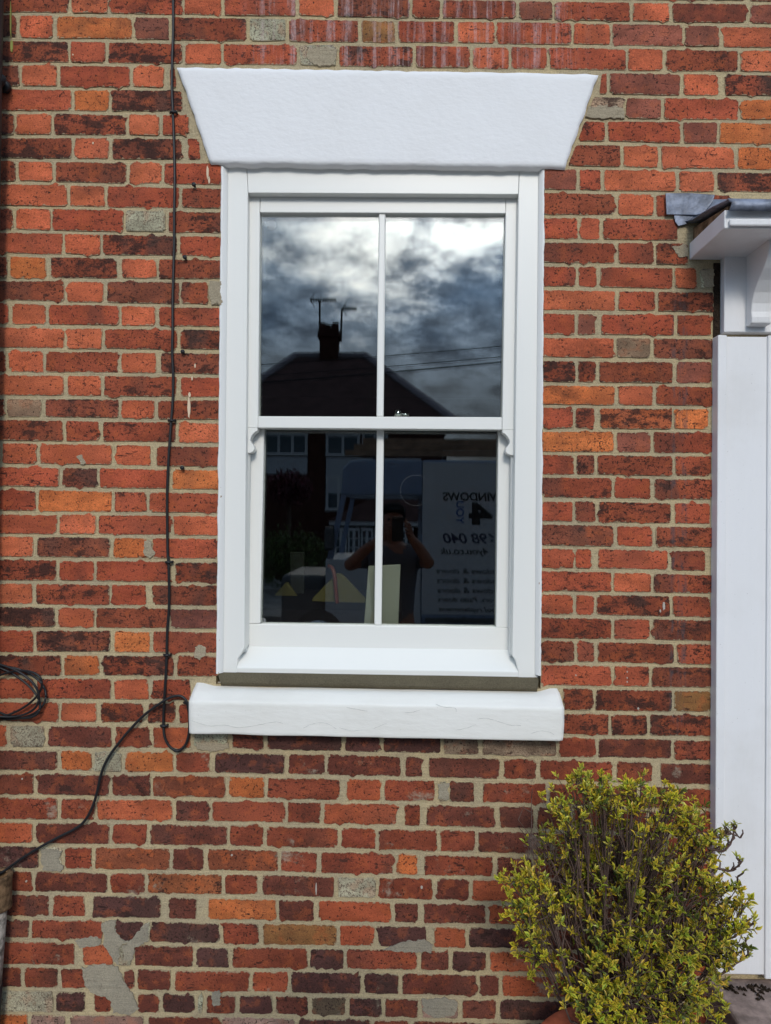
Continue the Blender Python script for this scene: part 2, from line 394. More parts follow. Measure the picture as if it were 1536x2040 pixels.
XL, XR, ZT = -2.4, 3.2, 4.3
wx0, wx1 = P(436, 900).x, P(1081, 900).x
wz0, wz1 = P(760, 1368).z, P(760, 318).z
def wall_mesh():
    V = []; Fc = []
    xs = [XL, wx0, wx1, XR]; zs = [-0.1, wz0, wz1, ZT]; y0, y1 = 0.0022, 0.20
    for y in (y0, y1):
        for z in zs:
            for x in xs: V.append((x, y, z))
    for j in range(3):
        for i in range(3):
            if (i, j) == (1, 1): continue
            a = j * 4 + i
            Fc.append((a, a + 1, a + 5, a + 4)); Fc.append((a + 16, a + 20, a + 21, a + 17))
    def I(i, j, k): return k * 16 + j * 4 + i
    Fc += [(I(1, 1, 0), I(2, 1, 0), I(2, 1, 1), I(1, 1, 1)), (I(2, 2, 0), I(1, 2, 0), I(1, 2, 1), I(2, 2, 1)),
           (I(1, 2, 0), I(1, 1, 0), I(1, 1, 1), I(1, 2, 1)), (I(2, 1, 0), I(2, 2, 0), I(2, 2, 1), I(2, 1, 1)),
           (I(0, 0, 0), I(0, 3, 0), I(0, 3, 1), I(0, 0, 1)), (I(3, 3, 0), I(3, 0, 0), I(3, 0, 1), I(3, 3, 1)),
           (I(0, 3, 0), I(3, 3, 0), I(3, 3, 1), I(0, 3, 1))]
    return mesh_of('wall', V, Fc)
wall = link('wall', wall_mesh(), M_MORTAR, house)
wall['label'] = "wall of red bricks in pale lime mortar"

# bed-joint heights read at x = 20, 430, 1087, 1420
LX = (20, 430, 1087, 1420)
L = [(-20, -15, 0, 4), (27, 33, 42, 48), (78, 84, 91, 96), (126, 131, 141, 145), (175, 178, 190, 193.5), (223, 226, 237, 241), (271, 273, 283, 289),
     (318, 322, 333, 339), (364, 371, 381, 385), (412, 419, 430, 434), (460, 468, 479, 482), (508, 514.5, 526, 532), (556, 559, 574, 579), (601.5, 610, 621, 624),
     (649, 654, 669.5, 671.5), (696, 700, 715, 718), (744, 748, 764, 767), (791, 794.5, 809, 812), (833, 839.5, 856, 859), (880, 886, 903, 906), (926, 933, 948, 952),
     (972, 979, 995, 999), (1021, 1025, 1042, 1047), (1066, 1070, 1089, 1094), (1112, 1117, 1134, 1141), (1159, 1164, 1181, 1185), (1206, 1210.5, 1227, 1233),
     (1252, 1256, 1274, 1280), (1302, 1303, 1321, 1327), (1348, 1350.5, 1368, 1373), (1395, 1398, 1416.5, 1421.5), (1441, 1446, 1465, 1472), (1491, 1495, 1510, 1519),
     (1538, 1543, 1557, 1568), (1586, 1592, 1605, 1616), (1635, 1640, 1655, 1666), (1683, 1688, 1705, 1716), (1732, 1738, 1752, 1763), (1779, 1785, 1802, 1812),
     (1828, 1835, 1847, 1857), (1872, 1884, 1894, 1903), (1923, 1931, 1940, 1950), (1970, 1979, 1990, 2000), (2018, 2022, 2037, 2047), (2065, 2070, 2084, 2094)]
def bed(k, x):
    """height in pixels of the bed joint under course k (k = -1 is the top line)"""
    i = k + 1
    if i < 0: return bed(-1, x) + 47.6 * i
    if i >= len(L): return bed(len(L) - 2, x) + 47.6 * (i - len(L) + 1)
    v = L[i]
    for a in range(3):
        if x <= LX[a + 1] or a == 2:
            return v[a] + (v[a + 1] - v[a]) * (x - LX[a]) / (LX[a + 1] - LX[a])
# courses: perpend joints (px) and the kind of brick between them; '.' = no brick (mortar or something in front)
COURSES = {
0: "d 140 o 217 r 365 o 443 R 593 O 669 K 820 r 879 R 1031 m 1102 r 1258 o 1336 r 1491 m 1570",
1: "d 37 o 109 y 267 m 340 d 495 g 571 R 717 b 790 R 909 O 987 R 1140 o 1218 M 1362 m 1437 o 1590",
2: "d 138 r 212 d 367 o 444 R 594 G 671 D 825 R 939 O 1016 R 1092 R 1249 o 1324 d 1474 o 1550",
3: "d 40 o 116 r 262 o 329 . 336 d 356 . 1190 r 1212 M 1358 o 1435 . 1441 d 1590",
4: "r 144 y 220 k 366 . 1166 Gd 1245 m 1320 r 1473 y 1550",
5: "d 30 o 105 d 254 o 321 r 382 . 1148 r 1207 r 1358 m 1432 y 1580",
6: "d 146 o 220 k 366 . 372 r 402 . 1127 d 1238 o 1314 o 1467 y 1542",
7: "d 33 o 108 d 254 o 325 r 446 . 1077 m 1153 r 1200 o 1349 o 1426 d 1575",
8: "o 137 o 210 r 360 d 446 . 1077 d 1230 o 1305 d 1460",
9: "d 29 o 102 r 248 g 333 d 446 . 1077 r 1154 r 1198 r 1352",
10: "r 127 o 202 d 357 r 446 . 1077 d 1228 r 1305 d 1372",
11: "d 17 y 94 . 97 d 236 . 240 o 315 d 446 . 1077 r 1151 r 1192 r 1343 o 1392 g 1424",
12: "d 131 o 209 k 359 d 418 g 446 . 1077 o 1229 r 1309 d 1425",
13: "r 19 o 94 r 240 o 313 r 446 . 1077 r 1148 m 1188 . 1196 r 1346 r 1420",
14: "o 132 o 207 d 357 d 446 . 1077 o 1226 u 1299 k 1425",
15: "d 13 o 89 D 238 o 313 . 318 k 446 . 1077 d 1150 d 1191 d 1344 m 1420",
16: "o 130 o 204 d 356 r 446 . 1077 y 1228 o 1304 d 1425",
17: "d 12 u 87 k 238 o 311 d 446 . 1076 r 1144 d 1187 . 1193 dy 1341 y 1415",
18: "d 128 r 201 r 353 o 446 . 1076 y 1226 m 1300 r 1425",
19: "r 3 o 76 o 227 o 303 . 308 d 446 . 1075 r 1146 k 1188 d 1343 r 1420",
20: "r 121 k 196 r 340 y 445 . 1075 d 1222 r 1300 d 1425",
21: "r 73 y 225 r 295 r 445 . 1074 r 1144 d 1190 d 1341 r 1418",
22: "r 117 o 193 r 344 o 444 . 1074 k 1227 r 1303 d 1425",
23: "o 69 k 222 y 295 . 302 r 443 . 1073 r 1144 r 1182 . 1190 r 1334 r 1410",
24: "d 115 r 190 r 341 . 347 d 443 . 1073 r 1221 o 1300 d 1425",
25: "o 68 r 220 r 294 . 300 d 442 . 1073 o 1145 r 1186 d 1338 r 1418",
26: "k 113 o 190 d 338 w 442 . 1073 d 1221 r 1297 k 1425",
27: "r 69 k 224 y 301 r 442 . 1073 d 1147 r 1189 d 1346 r 1420",
28: "d 125 y 201 d 350 d 441 . 1073 r 1222 r 1296 k 1425",
29: "r 69 r 224 o 299 r 382 . 1120 d 1183 d 1342 b 1418",
30: "r 120 o 196 d 290 d 352 r 384 . 1118 d 1214 d 1291 d 1425",
31: "g 91 d 225 r 302 o 383 g 457 d 531 k 684 k 760 k 881 gd 958 gd 1110 r 1189 d 1341 r 1425",
32: "d 118 y 185 g 246 y 348 r 423 k 572 d 649 d 800 . 805 d 846 . 852 d 999 r 1072 r 1225 r 1303 . 1312 d 1425",
33: "r 70 d 220 d 301 dy 453 y 530 r 680 . 686 o 762 r 872 g 893 d 948 . 958 r 1092 r 1180 r 1272 d 1342 r 1425",
34: "r 117 r 191 o 347 d 420 r 571 r 642 o 795 . 801 r 842 . 847 d 991 d 1066 d 1140 r 1290 r 1425",
35: "o 69 d 220 r 296 d 455 r 528 r 677 r 751 r 874 r 950 d 1100 r 1176 d 1325 r 1425",
36: "k 82 g 125 r 186 dy 340 d 410 dy 557 r 636 r 788 y 836 . 842 r 987 d 1062 r 1200 d 1276 r 1425",
37: "r 66 d 217 r 292 yk 445 r 518 d 668 g 751 r 866 d 938 o 1086 d 1160 r 1310 r 1425",
38: "d 101 r 172 . 182 k 325 . 334 d 394 . 412 y 553 d 630 o 783 d 835 . 840 d 971 o 1050 d 1200 d 1276 r 1425",
39: "d 60 r 207 g 226 k 289 g 297 k 440 r 518 b 673 o 750 k 853 . 862 o 932 k 1086 d 1160 d 1310 r 1425",
40: "r 151 . 162 o 229 g 264 d 388 k 460 r 615 k 687 r 836 d 899 k 972 o 1120 d 1196 d 1340 r 1425",
41: "d 45 r 118 r 180 g 243 d 271 d 344 r 500 o 577 k 723 k 798 d 952 d 999 o 1150 d 1225 d 1375 r 1425",
42: "g 108 k 172 . 184 r 224 g 270 d 320 k 391 g 408 d 473 k 546 d 617 u 691 k 765 d 836 p 917 d 991 k 1140 d 1215 d 1365 r 1425",
43: "p 135 p 291 d 440 p 593 k 740 r 818 d 965 r 1040 d 1190 d 1265 r 1425",
}
KIND = {  # sRGB face colour, soot, cement pits, orange flash
'o': ((184, 92, 63), 0.14, 0, 0.12), 'r': ((158, 74, 52), 0.34, 0, 0.1), 'd': ((138, 67, 47), 0.62, 0, 0.12), 'k': ((122, 64, 48), 0.72, 0, 0.22),
'm': ((136, 76, 62), 0.2, 0, 0.05), 'y': ((190, 102, 58), 0.32, 0, 0.6), 'g': ((172, 160, 138), 0.02, 1, 0.0), 'b': ((144, 96, 58), 0.15, 0, 0.2),
'u': ((140, 108, 88), 0.25, 0, 0.0), 'w': ((130, 74, 64), 0.35, 0, 0.0), 'p': ((164, 124, 112), 0.25, 0, 0.0)}
KIND_LOW = {'o': ((172, 84, 56), 0.16, 0, 0.2), 'r': ((138, 66, 47), 0.26, 0, 0.14), 'd': ((108, 56, 45), 0.34, 0, 0.12), 'k': ((84, 51, 47), 0.46, 0, 0.05), 'u': ((92, 76, 60), 0.2, 0, 0.0)}   # the lower courses are a harder, browner brick
placed = []       # (x0, x1, course, kind)
for c in range(-14, 48):
    toks = COURSES.get(c)
    if toks:
        tk = toks.split(); seq = []
        kinds = tk[0::2]; xs = [float(v) for v in tk[1::2]]
        w1 = xs[1] - xs[0]
        first = xs[0] - (150 if w1 < 110 else 76)
        edges = [first] + xs
        for i, kd in enumerate(kinds):
            if kd != '.': placed.append((edges[i], edges[i + 1], c, kd))
        l_end, l_short = first, (150 if w1 < 110 else 76) > 100
        r_end = xs[-1]; r_short = (xs[-1] - xs[-2]) > 110
        if c >= 8: r_end = None
    else:
        off = (c * 113) % 226
        l_end = -60.0 - off * 0.3; l_short = bool(c % 2); r_end = l_end; r_short = not l_short
    x = l_end; short = l_short
    while x > -920:
        w = 76 if short else 150
        placed.append((x - w, x, c, rnd.choice('oordddyrm'))); x -= w; short = not short
    if r_end is not None:
        x = r_end; short = r_short
        while x < 2560:
            w = 76 if short else 150
            placed.append((x, x + w, c, rnd.choice('oordddyrm'))); x += w; short = not short

lint_l = lambda py: 352 + (py - 133) * (418 - 352) / (325 - 133.0)
lint_r = lambda py: 1193 - (py - 148) * (1193 - 1125) / (335 - 148.0)
def brick_outline(x0, x1, c, r):
    """irregular outline of one brick face in pixels, counter-clockwise seen from outside"""
    hj = 3.1 if c < 30 else 3.7
    a, b = x0 + hj + r.uniform(-1, 1), x1 - hj + r.uniform(-1, 1)
    if b - a < 6: b = a + 6
    top = lambda x: bed(c - 1, x) + hj + 0.3
    bot = lambda x: bed(c, x) - hj - 0.3
    s1, s2, s3, s4 = (r.uniform(-1.3, 1.3) for _ in range(4))
    cor = [(a + s1, bot(a) + r.uniform(-1, 1)), (b + s2, bot(b) + r.uniform(-1, 1)), (b + s3, top(b) + r.uniform(-1, 1)), (a + s4, top(a) + r.uniform(-1, 1))]
    if 3 <= c <= 6:      # bricks cut to the splayed lintel
        if x1 < 440:
            cor[1] = (min(cor[1][0], lint_l(cor[1][1]) - 5), cor[1][1]); cor[2] = (min(cor[2][0], lint_l(cor[2][1]) - 5), cor[2][1])
        if 1100 < x0 < 1200:
            cor[0] = (max(cor[0][0], lint_r(cor[0][1]) + 5), cor[0][1]); cor[3] = (max(cor[3][0], lint_r(cor[3][1]) + 5), cor[3][1])
    if 7 <= c <= 28:     # stop at the sealant either side of the window
        fl = lambda y: 443.5 - (y - 331) * 0.01; fr_ = lambda y: 1081 - (y - 334) * 0.007
        if x1 < 460 and x1 > 430:
            for q in (1, 2): cor[q] = (min(cor[q][0], fl(cor[q][1]) + r.uniform(-1, 1)), cor[q][1])
        if 1060 < x0 < 1100:
            for q in (0, 3): cor[q] = (max(cor[q][0], fr_(cor[q][1]) + r.uniform(-1, 1)), cor[q][1])
    pts = []
    ph = r.uniform(0, 100)
    for i in range(4):
        p, q = cor[i], cor[(i + 1) % 4]
        ln = math.hypot(q[0] - p[0], q[1] - p[1]); n = max(3, int(ln / 9))
        for j in range(n + 1):
            t = (j - 0.5) / n if j else 0.0
            if 0 < t * ln < 3: t = 3.0 / ln
            if (1 - t) * ln < 3: t = 1 - 3.0 / ln
            x = p[0] + (q[0] - p[0]) * t; y = p[1] + (q[1] - p[1]) * t
            rc = (r.uniform(0.6, 2.2) if r.random() < 0.8 else r.uniform(2.5, 5)) if j == 0 else 0
            nx, ny = -(q[1] - p[1]) / max(ln, 1e-3), (q[0] - p[0]) / max(ln, 1e-3)
            nz = noise.noise((x * 0.06 + ph, y * 0.06, i * 3.1)) * (1.0 if c < 30 else 2.2) + r.uniform(-0.45, 0.45)
            if r.random() < 0.03: nz -= r.uniform(2.0, 6.0)
            if rc:           # worn corner
                mx, my = (cor[0][0] + cor[2][0]) / 2, (cor[0][1] + cor[2][1]) / 2
                x += math.copysign(min(rc, abs(mx - x) * 0.4), mx - x); y += math.copysign(min(rc * 0.7, abs(my - y) * 0.4), my - y)
            pts.append((x + nx * nz * -1, y + ny * nz * -1 * -1 if False else y - ny * nz))
    return pts
def tint_of(kd, c, r):
    KD = dict(KIND, **KIND_LOW) if c >= 31 else KIND
    base = KD[kd[0].lower()]
    rgb, dk, pit, orr = base
    if len(kd) == 2:
        o2 = KD[kd[1].lower()]; rgb = tuple((2 * u + v) / 3 for u, v in zip(rgb, o2[0])); dk = max(dk, o2[1]); orr = max(orr, o2[3]); pit = max(pit, o2[2]) * 0.8
    k = 1.0
    if 24 <= c < 31 and not pit: k = 0.92
    cl = lin(tuple(v for v in rgb)); v = r.uniform(0.84, 1.10) * k * (1.06 if c < 29 else 0.94)
    hue = r.uniform(-0.06, 0.06)
    return (cl[0] * v * 1.05, cl[1] * v * (1 + hue) * 1.13, cl[2] * v * (1 + hue) * 1.06), (min(1, max(0, dk + r.uniform(-0.15, 0.2))), pit, orr)
def brick_geo(pts, tint, prm, r, origin):
    """front face with an inset ring, and sides running back into the mortar"""
    n = len(pts); cx = sum(p[0] for p in pts) / n; cy = sum(p[1] for p in pts) / n
    yf = -r.uniform(0.0, 0.0022); tx, tz = r.uniform(-0.008, 0.008), r.uniform(-0.014, 0.014)
    if prm[1] > 0.5: yf -= 0.001
    cw = P(cx, cy)
    V = []; E = []
    def add(px, py, dy, e):
        v = P(px, py); y = yf + (v.x - cw.x) * tx + (v.z - cw.z) * tz + dy
        V.append((v.x - origin.x, y - origin.y, v.z - origin.z)); E.append(e)
    for x, y in pts:                     # inner ring
        dx, dy = cx - x, cy - y; m = max(math.hypot(dx, dy), 1e-3)
        sx = math.copysign(min(6.0, abs(dx) * 0.45), dx); sy = math.copysign(min(6.0, abs(dy) * 0.45), dy)
        add(x + (sx if abs(dx) > 0.82 * max(abs(p[0] - cx) for p in (pts[0], pts[n // 2])) or True and abs(dy) < 10 else 0), y + sy, 0.0, 1.0)
    for x, y in pts: add(x + (cx - x) * 0.008, y + (cy - y) * 0.03, 0.0004, 0.12)
    for x, y in pts: add(x, y, 0.0014, 0.0)
    for x, y in pts: add(x, y, 0.030, 0.0)
    Fc = [tuple(range(n))]
    for k in range(3):
        for i in range(n):
            j = (i + 1) % n
            Fc.append((k * n + i, (k + 1) * n + i, (k + 1) * n + j, k * n + j))
    return V, Fc, E
def put_attrs(me, E, T, PR, S):
    a = me.attributes.new('edge', 'FLOAT', 'POINT'); a.data.foreach_set('value', E)
    a = me.attributes.new('tint', 'FLOAT_COLOR', 'POINT'); a.data.foreach_set('color', [q for t in T for q in (*t, 1.0)])
    a = me.attributes.new('prm', 'FLOAT_VECTOR', 'POINT'); a.data.foreach_set('vector', [q for t in PR for q in t])
    a = me.attributes.new('seed', 'FLOAT_VECTOR', 'POINT'); a.data.foreach_set('vector', [q for t in S for q in t])
todo = []
for (x0, x1, c, kd) in placed:
    cyp = (bed(c, (x0 + x1) / 2) + bed(c - 1, (x0 + x1) / 2)) / 2
    w = P((x0 + x1) / 2, cyp)
    if w.z < 0.02 or w.z > ZT - 0.03 or P(x0, cyp).x < XL or P(x1, cyp).x > XR: continue
    if w.x > 0.99 and w.z < 2.56 and x1 > 1430 and w.x < 2.75: continue          # behind the door and its surround
    vis = max(0, min(x1, 1536) - max(x0, 0)) * max(0, min(cyp + 20, 2040) - max(cyp - 20, 0))
    if c >= 33 and 1080 < (x0 + x1) / 2 < 1430: vis *= 0.25                      # mostly behind the shrub
    todo.append((vis, x0, x1, c, kd, w))
todo.sort(key=lambda t: -t[0])
SV, SF, SE, ST, SP, SS = [], [], [], [], [], []
for i, (vis, x0, x1, c, kd, w) in enumerate(todo):
    r = random.Random(int(x0 * 7 + c * 1013))
    pts = brick_outline(x0, x1, c, r)
    tint, prm = tint_of(kd, c, r)
    seed = (r.uniform(-40, 40), r.uniform(-40, 40), r.uniform(-40, 40))
    if i < 300:
        V, Fc, E = brick_geo(pts, tint, prm, r, w)
        me = mesh_of('brick', V, Fc); put_attrs(me, E, [tint] * len(V), [prm] * len(V), [seed] * len(V))
        o = link('brick', me, M_BRICK_EFF if c <= 2 else (M_BRICK_DRIP if 10 <= c < 32 and x1 > 1335 else (M_BRICK_LOW if c >= 31 else M_BRICK)), wall); o.location = w
    else:
        V, Fc, E = brick_geo(pts, tint, prm, r, Vector((0, 0, 0)))
        n0 = len(SV); SV += V; SF += [tuple(n0 + k for k in f) for f in Fc]; SE += E
        ST += [tint] * len(V); SP += [prm] * len(V); SS += [seed] * len(V)
me = mesh_of('brick_field', SV, SF); put_attrs(me, SE, ST, SP, SS)
tag(link('brick_field', me, M_BRICK, wall), kind='stuff')

# cement patches trowelled over the face
def patch(px, thick=0.0042, m=M_PATCH, name='cement_patch'):
    sd = px[0][0] * 0.37 + px[0][1] * 0.11; out = []; n = len(px)
    for i in range(n):
        p, q = px[i], px[(i + 1) % n]; k = max(2, int(math.hypot(q[0] - p[0], q[1] - p[1]) / 3))
        for j in range(k):
            t = j / k; x = p[0] + (q[0] - p[0]) * t; y = p[1] + (q[1] - p[1]) * t
            w = lambda f, o: noise.noise((x * f + sd, y * f, o))
            out.append((x + w(0.13, 1) * 4 + w(0.5, 2) * 2.2, y + w(0.13, 5) * 4 + w(0.5, 6) * 2.2))
    fr = [P(x, y) for x, y in out][::-1]
    o = MB().prism([Vector((v.x, -thick + noise.noise((v.x * 60, v.z * 60, 1)) * 0.0008, v.z)) for v in fr], [Vector((v.x, 0.004, v.z)) for v in fr]).build(name, m, wall)
    return bevel(o, 0.0012, 2)
for poly in ([(163, 1928), (205, 1918), (234, 1926), (250, 1958), (268, 1985), (276, 2008), (262, 2021), (226, 2017), (218, 1990), (184, 1976), (170, 1962)],
             [(204, 1838), (232, 1832), (228, 1850), (242, 1868), (258, 1876), (240, 1884), (236, 1922), (226, 1912), (208, 1882)],
             [(262, 1872), (288, 1840), (298, 1838), (294, 1876), (270, 1886), (266, 1912), (250, 1914), (244, 1884)],
             [(84, 1690), (124, 1694), (118, 1712), (128, 1733), (90, 1735), (82, 1716)],
             [(418, 560), (440, 562), (441, 608), (424, 606), (416, 590)],
             [(612, 100), (650, 94), (670, 100), (668, 130), (630, 132), (608, 116)],
             [(1170, 214), (1204, 210), (1242, 216), (1243, 236), (1200, 238), (1166, 234)],
             [(288, 1075), (300, 1078), (309, 1100), (300, 1112), (288, 1108)],
             [(387, 1292), (398, 1283), (411, 1290), (410, 1306), (398, 1315), (387, 1308)],
             [(764, 1890), (800, 1876), (846, 1872), (862, 1880), (858, 1896), (810, 1898)],
             [(154, 910), (162, 906), (172, 922), (166, 930), (160, 922)],
             [(390, 1478), (456, 1482), (458, 1490), (430, 1496), (394, 1492)],
             [(872, 1562), (894, 1560), (892, 1592), (874, 1590)],
             [(1395, 540), (1420, 536), (1422, 572), (1402, 574)],
             [(1338, 492), (1366, 488), (1372, 510), (1352, 512)],
             [(150, 1872), (190, 1864), (205, 1872), (196, 1884), (158, 1886)],
             [(420, 1976), (438, 1974), (440, 2000), (424, 2004)],
             [(840, 1990), (890, 1988), (914, 1996), (906, 2022), (866, 2026), (842, 2014)]):
    patch(poly, m=M_PATCH if poly[0][1] > 1500 else M_PATCHB)

# old paint runs and splashes on the bricks
M_DRIP = mat("cream paint splash", lin((214, 190, 160)), 0.6, 0.3); M_GREEN = mat("pale green paint run", lin((150, 150, 78)), 0.6, 0.3); M_WSPL = mat("white paint splash", lin((178, 170, 158)), 0.6, 0.3)
def drip(x, y, w, h, m, seed):
    pts = []; n = 18
    for k in range(n):
        a = 2 * math.pi * k / n; q = 1 + 0.35 * noise.noise((k * 0.9, seed, 2))
        pts.append((x + math.cos(a) * w * q, y + math.sin(a) * h * q))
    fr = [P(a, b) for a, b in pts]
    return MB().prism([Vector((v.x, -0.0036, v.z)) for v in fr], [Vector((v.x, 0.002, v.z)) for v in fr]).build('paint_splash', m, wall)
for i, (x, y, w, h, m) in enumerate(((377, 812, 3, 20, M_DRIP), (378, 787, 2.5, 5, M_DRIP), (389, 729, 1.6, 4, M_DRIP), (383, 754, 1.5, 4, M_DRIP), (414, 344, 2.2, 13, M_DRIP), (417, 360, 1.8, 7, M_DRIP), (22, 40, 1.3, 34, M_GREEN), (24, 93, 2.6, 12, M_GREEN),
                                     (1322, 1207, 2.4, 8, M_WSPL), (1315, 1217, 1.4, 3, M_WSPL), (1271, 1411, 2, 2.2, M_WSPL), (630, 1770, 1.4, 12, M_WSPL), (1249, 1338, 1.3, 1.6, M_WSPL), (1249, 1350, 1.3, 1.6, M_WSPL), (1249, 1358, 1.3, 1.6, M_WSPL),
                                     (840, 1767, 2.2, 3, M_WSPL), (1147, 1345, 1.5, 1.5, M_WSPL), (45, 1551, 1.6, 1.6, M_WSPL), (462, 1703, 1.8, 1.8, M_WSPL), (53, 1755, 1.8, 1.8, M_WSPL), (186, 286, 1.4, 2.5, M_DRIP), (146, 110, 1.4, 1.6, M_DRIP))): drip(x, y, w, h, m, i)

# ------------------------------------------------------------------ lintel
def slab(name, cor, yf, yb, nx, nz, amp, m, parent, round_px=6.0, seed=1.0, edge=1.0):
    """hand-finished stone slab: corners are pixels TL, TR, BR, BL of its front face"""
    V = []; Fc = []
    for j in range(nz + 1):
        for i in range(nx + 1):
            u, v = i / nx, j / nz
            x = (cor[0][0] * (1 - u) + cor[1][0] * u) * (1 - v) + (cor[3][0] * (1 - u) + cor[2][0] * u) * v
            y = (cor[0][1] * (1 - u) + cor[1][1] * u) * (1 - v) + (cor[3][1] * (1 - u) + cor[2][1] * u) * v
            du = min(u, 1 - u) * abs(cor[1][0] - cor[0][0]); dv = min(v, 1 - v) * abs(cor[3][1] - cor[0][1])
            e = max(0, 1 - min(du, dv) / round_px)
            if u in (0, 1) or v in (0, 1):
                x += noise.noise((x * 0.05, y * 0.05, seed)) * edge * 2; y += noise.noise((x * 0.05, y * 0.05, seed + 9)) * edge * 2
            w = P(x, y, yf)
            V.append((w.x, yf + e * e * 0.003 + noise.noise((w.x * 14, w.z * 14, seed)) * amp + noise.noise((w.x * 50, w.z * 60, seed)) * amp * 0.35, w.z))
    W = nx + 1
    for j in range(nz):
        for i in range(nx):
            a = j * W + i; Fc.append((a, a + W, a + W + 1, a + 1))
    rim = [i for i in range(W)] + [j * W + nx for j in range(1, nz + 1)] + [nz * W + i for i in range(nx - 1, -1, -1)] + [j * W for j in range(nz - 1, 0, -1)]
    n0 = len(V); V += [(V[i][0], yb, V[i][2]) for i in rim]
    for k in range(len(rim)):
        l = (k + 1) % len(rim); Fc.append((rim[k], rim[l], n0 + l, n0 + k))
    Fc.append(tuple(n0 + k for k in range(len(rim) - 1, -1, -1)))
    return link(name, mesh_of(name, V, Fc), m, parent, True)
lintel = slab('lintel', [(352, 133), (1193, 147), (1125, 334), (419, 325)], -0.014, 0.06, 110, 26, 0.0008, M_STONE, house, 3.5, 2.0, 1.2)
lintel['label'] = "white painted splayed stone lintel"

# ------------------------------------------------------------------ stone sill
def sill():
    V = []; Fc = []; nx = 110
    lines = [  # (left px, right px) for each profile line from underside to back: y depth
        ((379, 1461), (1120, 1476), 0.03), ((377, 1461.5), (1121, 1476.5), -0.064), ((376.6, 1461.6), (1121.4, 1476.6), -0.0685), ((376, 1460), (1122, 1475), -0.0700), ((376, 1456), (1123, 1471), -0.0702),
        ((375, 1430), (1125, 1445), -0.070), ((375, 1404), (1125, 1418), -0.070), ((375, 1399), (1125, 1413), -0.0695), ((375.5, 1396), (1124.5, 1410), -0.0675), ((376.5, 1394), (1123.5, 1408), -0.063),
        ((382, 1386), (1119, 1399), -0.045), ((386, 1377), (1116, 1389), -0.026), ((392, 1367), (1110, 1379), 0.0), ((396, 1358), (1106, 1370), 0.03)]
    for (a, b, y) in lines:
        for i in range(nx + 1):
            u = i / nx; px = a[0] + (b[0] - a[0]) * u; py = a[1] + (b[1] - a[1]) * u
            py += noise.noise((px * 0.012, 0, 4)) * 1.2
            if y > -0.062 and (px < 428 or px > 1072): py -= 7 * min(1, (428 - px) / 25 if px < 428 else (px - 1072) / 25) * (1 if y > -0.05 else 0.4)   # raised stools at both ends
            w = P(px, py, y)
            e = min(u, 1 - u) * 750
            yy = y + (0.006 * max(0, 1 - e / 7) ** 2 if y < -0.02 else 0) + noise.noise((w.x * 9, w.z * 30, 2)) * 0.0008 + noise.noise((w.x * 40, w.z * 70, 2)) * 0.0006
            V.append((w.x, yy, w.z))
    W = nx + 1; nl = len(lines)
    for j in range(nl - 1):
        for i in range(nx):
            a = j * W + i; Fc.append((a, a + 1, a + W + 1, a + W))
    for i in (0, nx): Fc.append(tuple(j * W + i for j in (range(nl) if i == 0 else range(nl - 1, -1, -1))))
    return link('window_sill', mesh_of('window_sill', V, Fc), M_SILL, house, True)
sl_o = sill(); sl_o['label'] = "thick white painted stone window sill with flaking cracks"

M_CRACK = mat("open crack in paint", (0.50, 0.49, 0.46), 0.9, 0.1)
for pl in ([(381, 1436), (398, 1441), (420, 1446), (448, 1445), (470, 1449), (500, 1447), (530, 1441), (550, 1438), (564, 1441)], [(604, 1451), (620, 1443), (636, 1439), (652, 1442), (670, 1452)], [(690, 1409), (712, 1413), (732, 1417)], [(868, 1403), (884, 1408), (906, 1411), (909, 1418)],
           [(806, 1420), (822, 1418), (836, 1415)], [(908, 1455), (930, 1450), (948, 1444)], [(950, 1432), (970, 1431), (992, 1437), (1014, 1444), (1038, 1446)], [(1058, 1461), (1076, 1456), (1094, 1458), (1104, 1464)], [(744, 1452), (756, 1446), (770, 1441)], [(676, 1450), (700, 1456), (722, 1454)]):
    pts = spline([P(a, b + noise.noise((a * 0.3, b, 1)) * 1.5, -0.0706) for a, b in pl], 4)
    pts = [p + Vector((0, noise.noise((p.x * 9, p.z * 30, 2)) * 0.0008, noise.noise((p.x * 90, 3, 1)) * 0.0015)) for p in pts]
    MB().tube(pts, [0.0003 + 0.0004 * abs(math.sin(i * 0.9)) for i in range(len(pts))], 5).build('paint_crack', M_CRACK, sl_o)
# ------------------------------------------------------------------ sash window
win = empty('window'); win.parent = house
win['label'] = "new white four-pane sash window"
def pxprism(name, pts, yf, yb, m=M_FRAME, parent=win, bv=0.002, yref=None):
    """block whose front outline is given in pixels (clockwise as seen), running back to yb"""
    fr = [P(x, y, yf if yref is None else yref) for x, y in pts]
    fr = [Vector((v.x, yf, v.z)) for v in fr]
    fr = fr[::-1]
    o = MB().prism(fr, [Vector((v.x, yb, v.z)) for v in fr]).build(name, m, parent)
    return bevel(o, bv) if bv else o
YF = 0.016     # outer face of the box frame
pxprism('frame_jamb', [(446, 316), (490.5, 316), (494, 384), (487, 1290), (481, 1302), (474, 1312), (471, 1334), (471, 1346), (437, 1346)], YF, 0.16)
pxprism('frame_jamb', [(1036, 316), (1080, 316), (1073, 1352), (1033, 1352), (1032, 1336), (1028, 1318), (1021, 1306), (1021, 1290), (1033, 386)], YF, 0.16)
pxprism('frame_head', [(491, 316), (1035.5, 316), (1032.6, 387), (494.4, 384)], YF, 0.16)
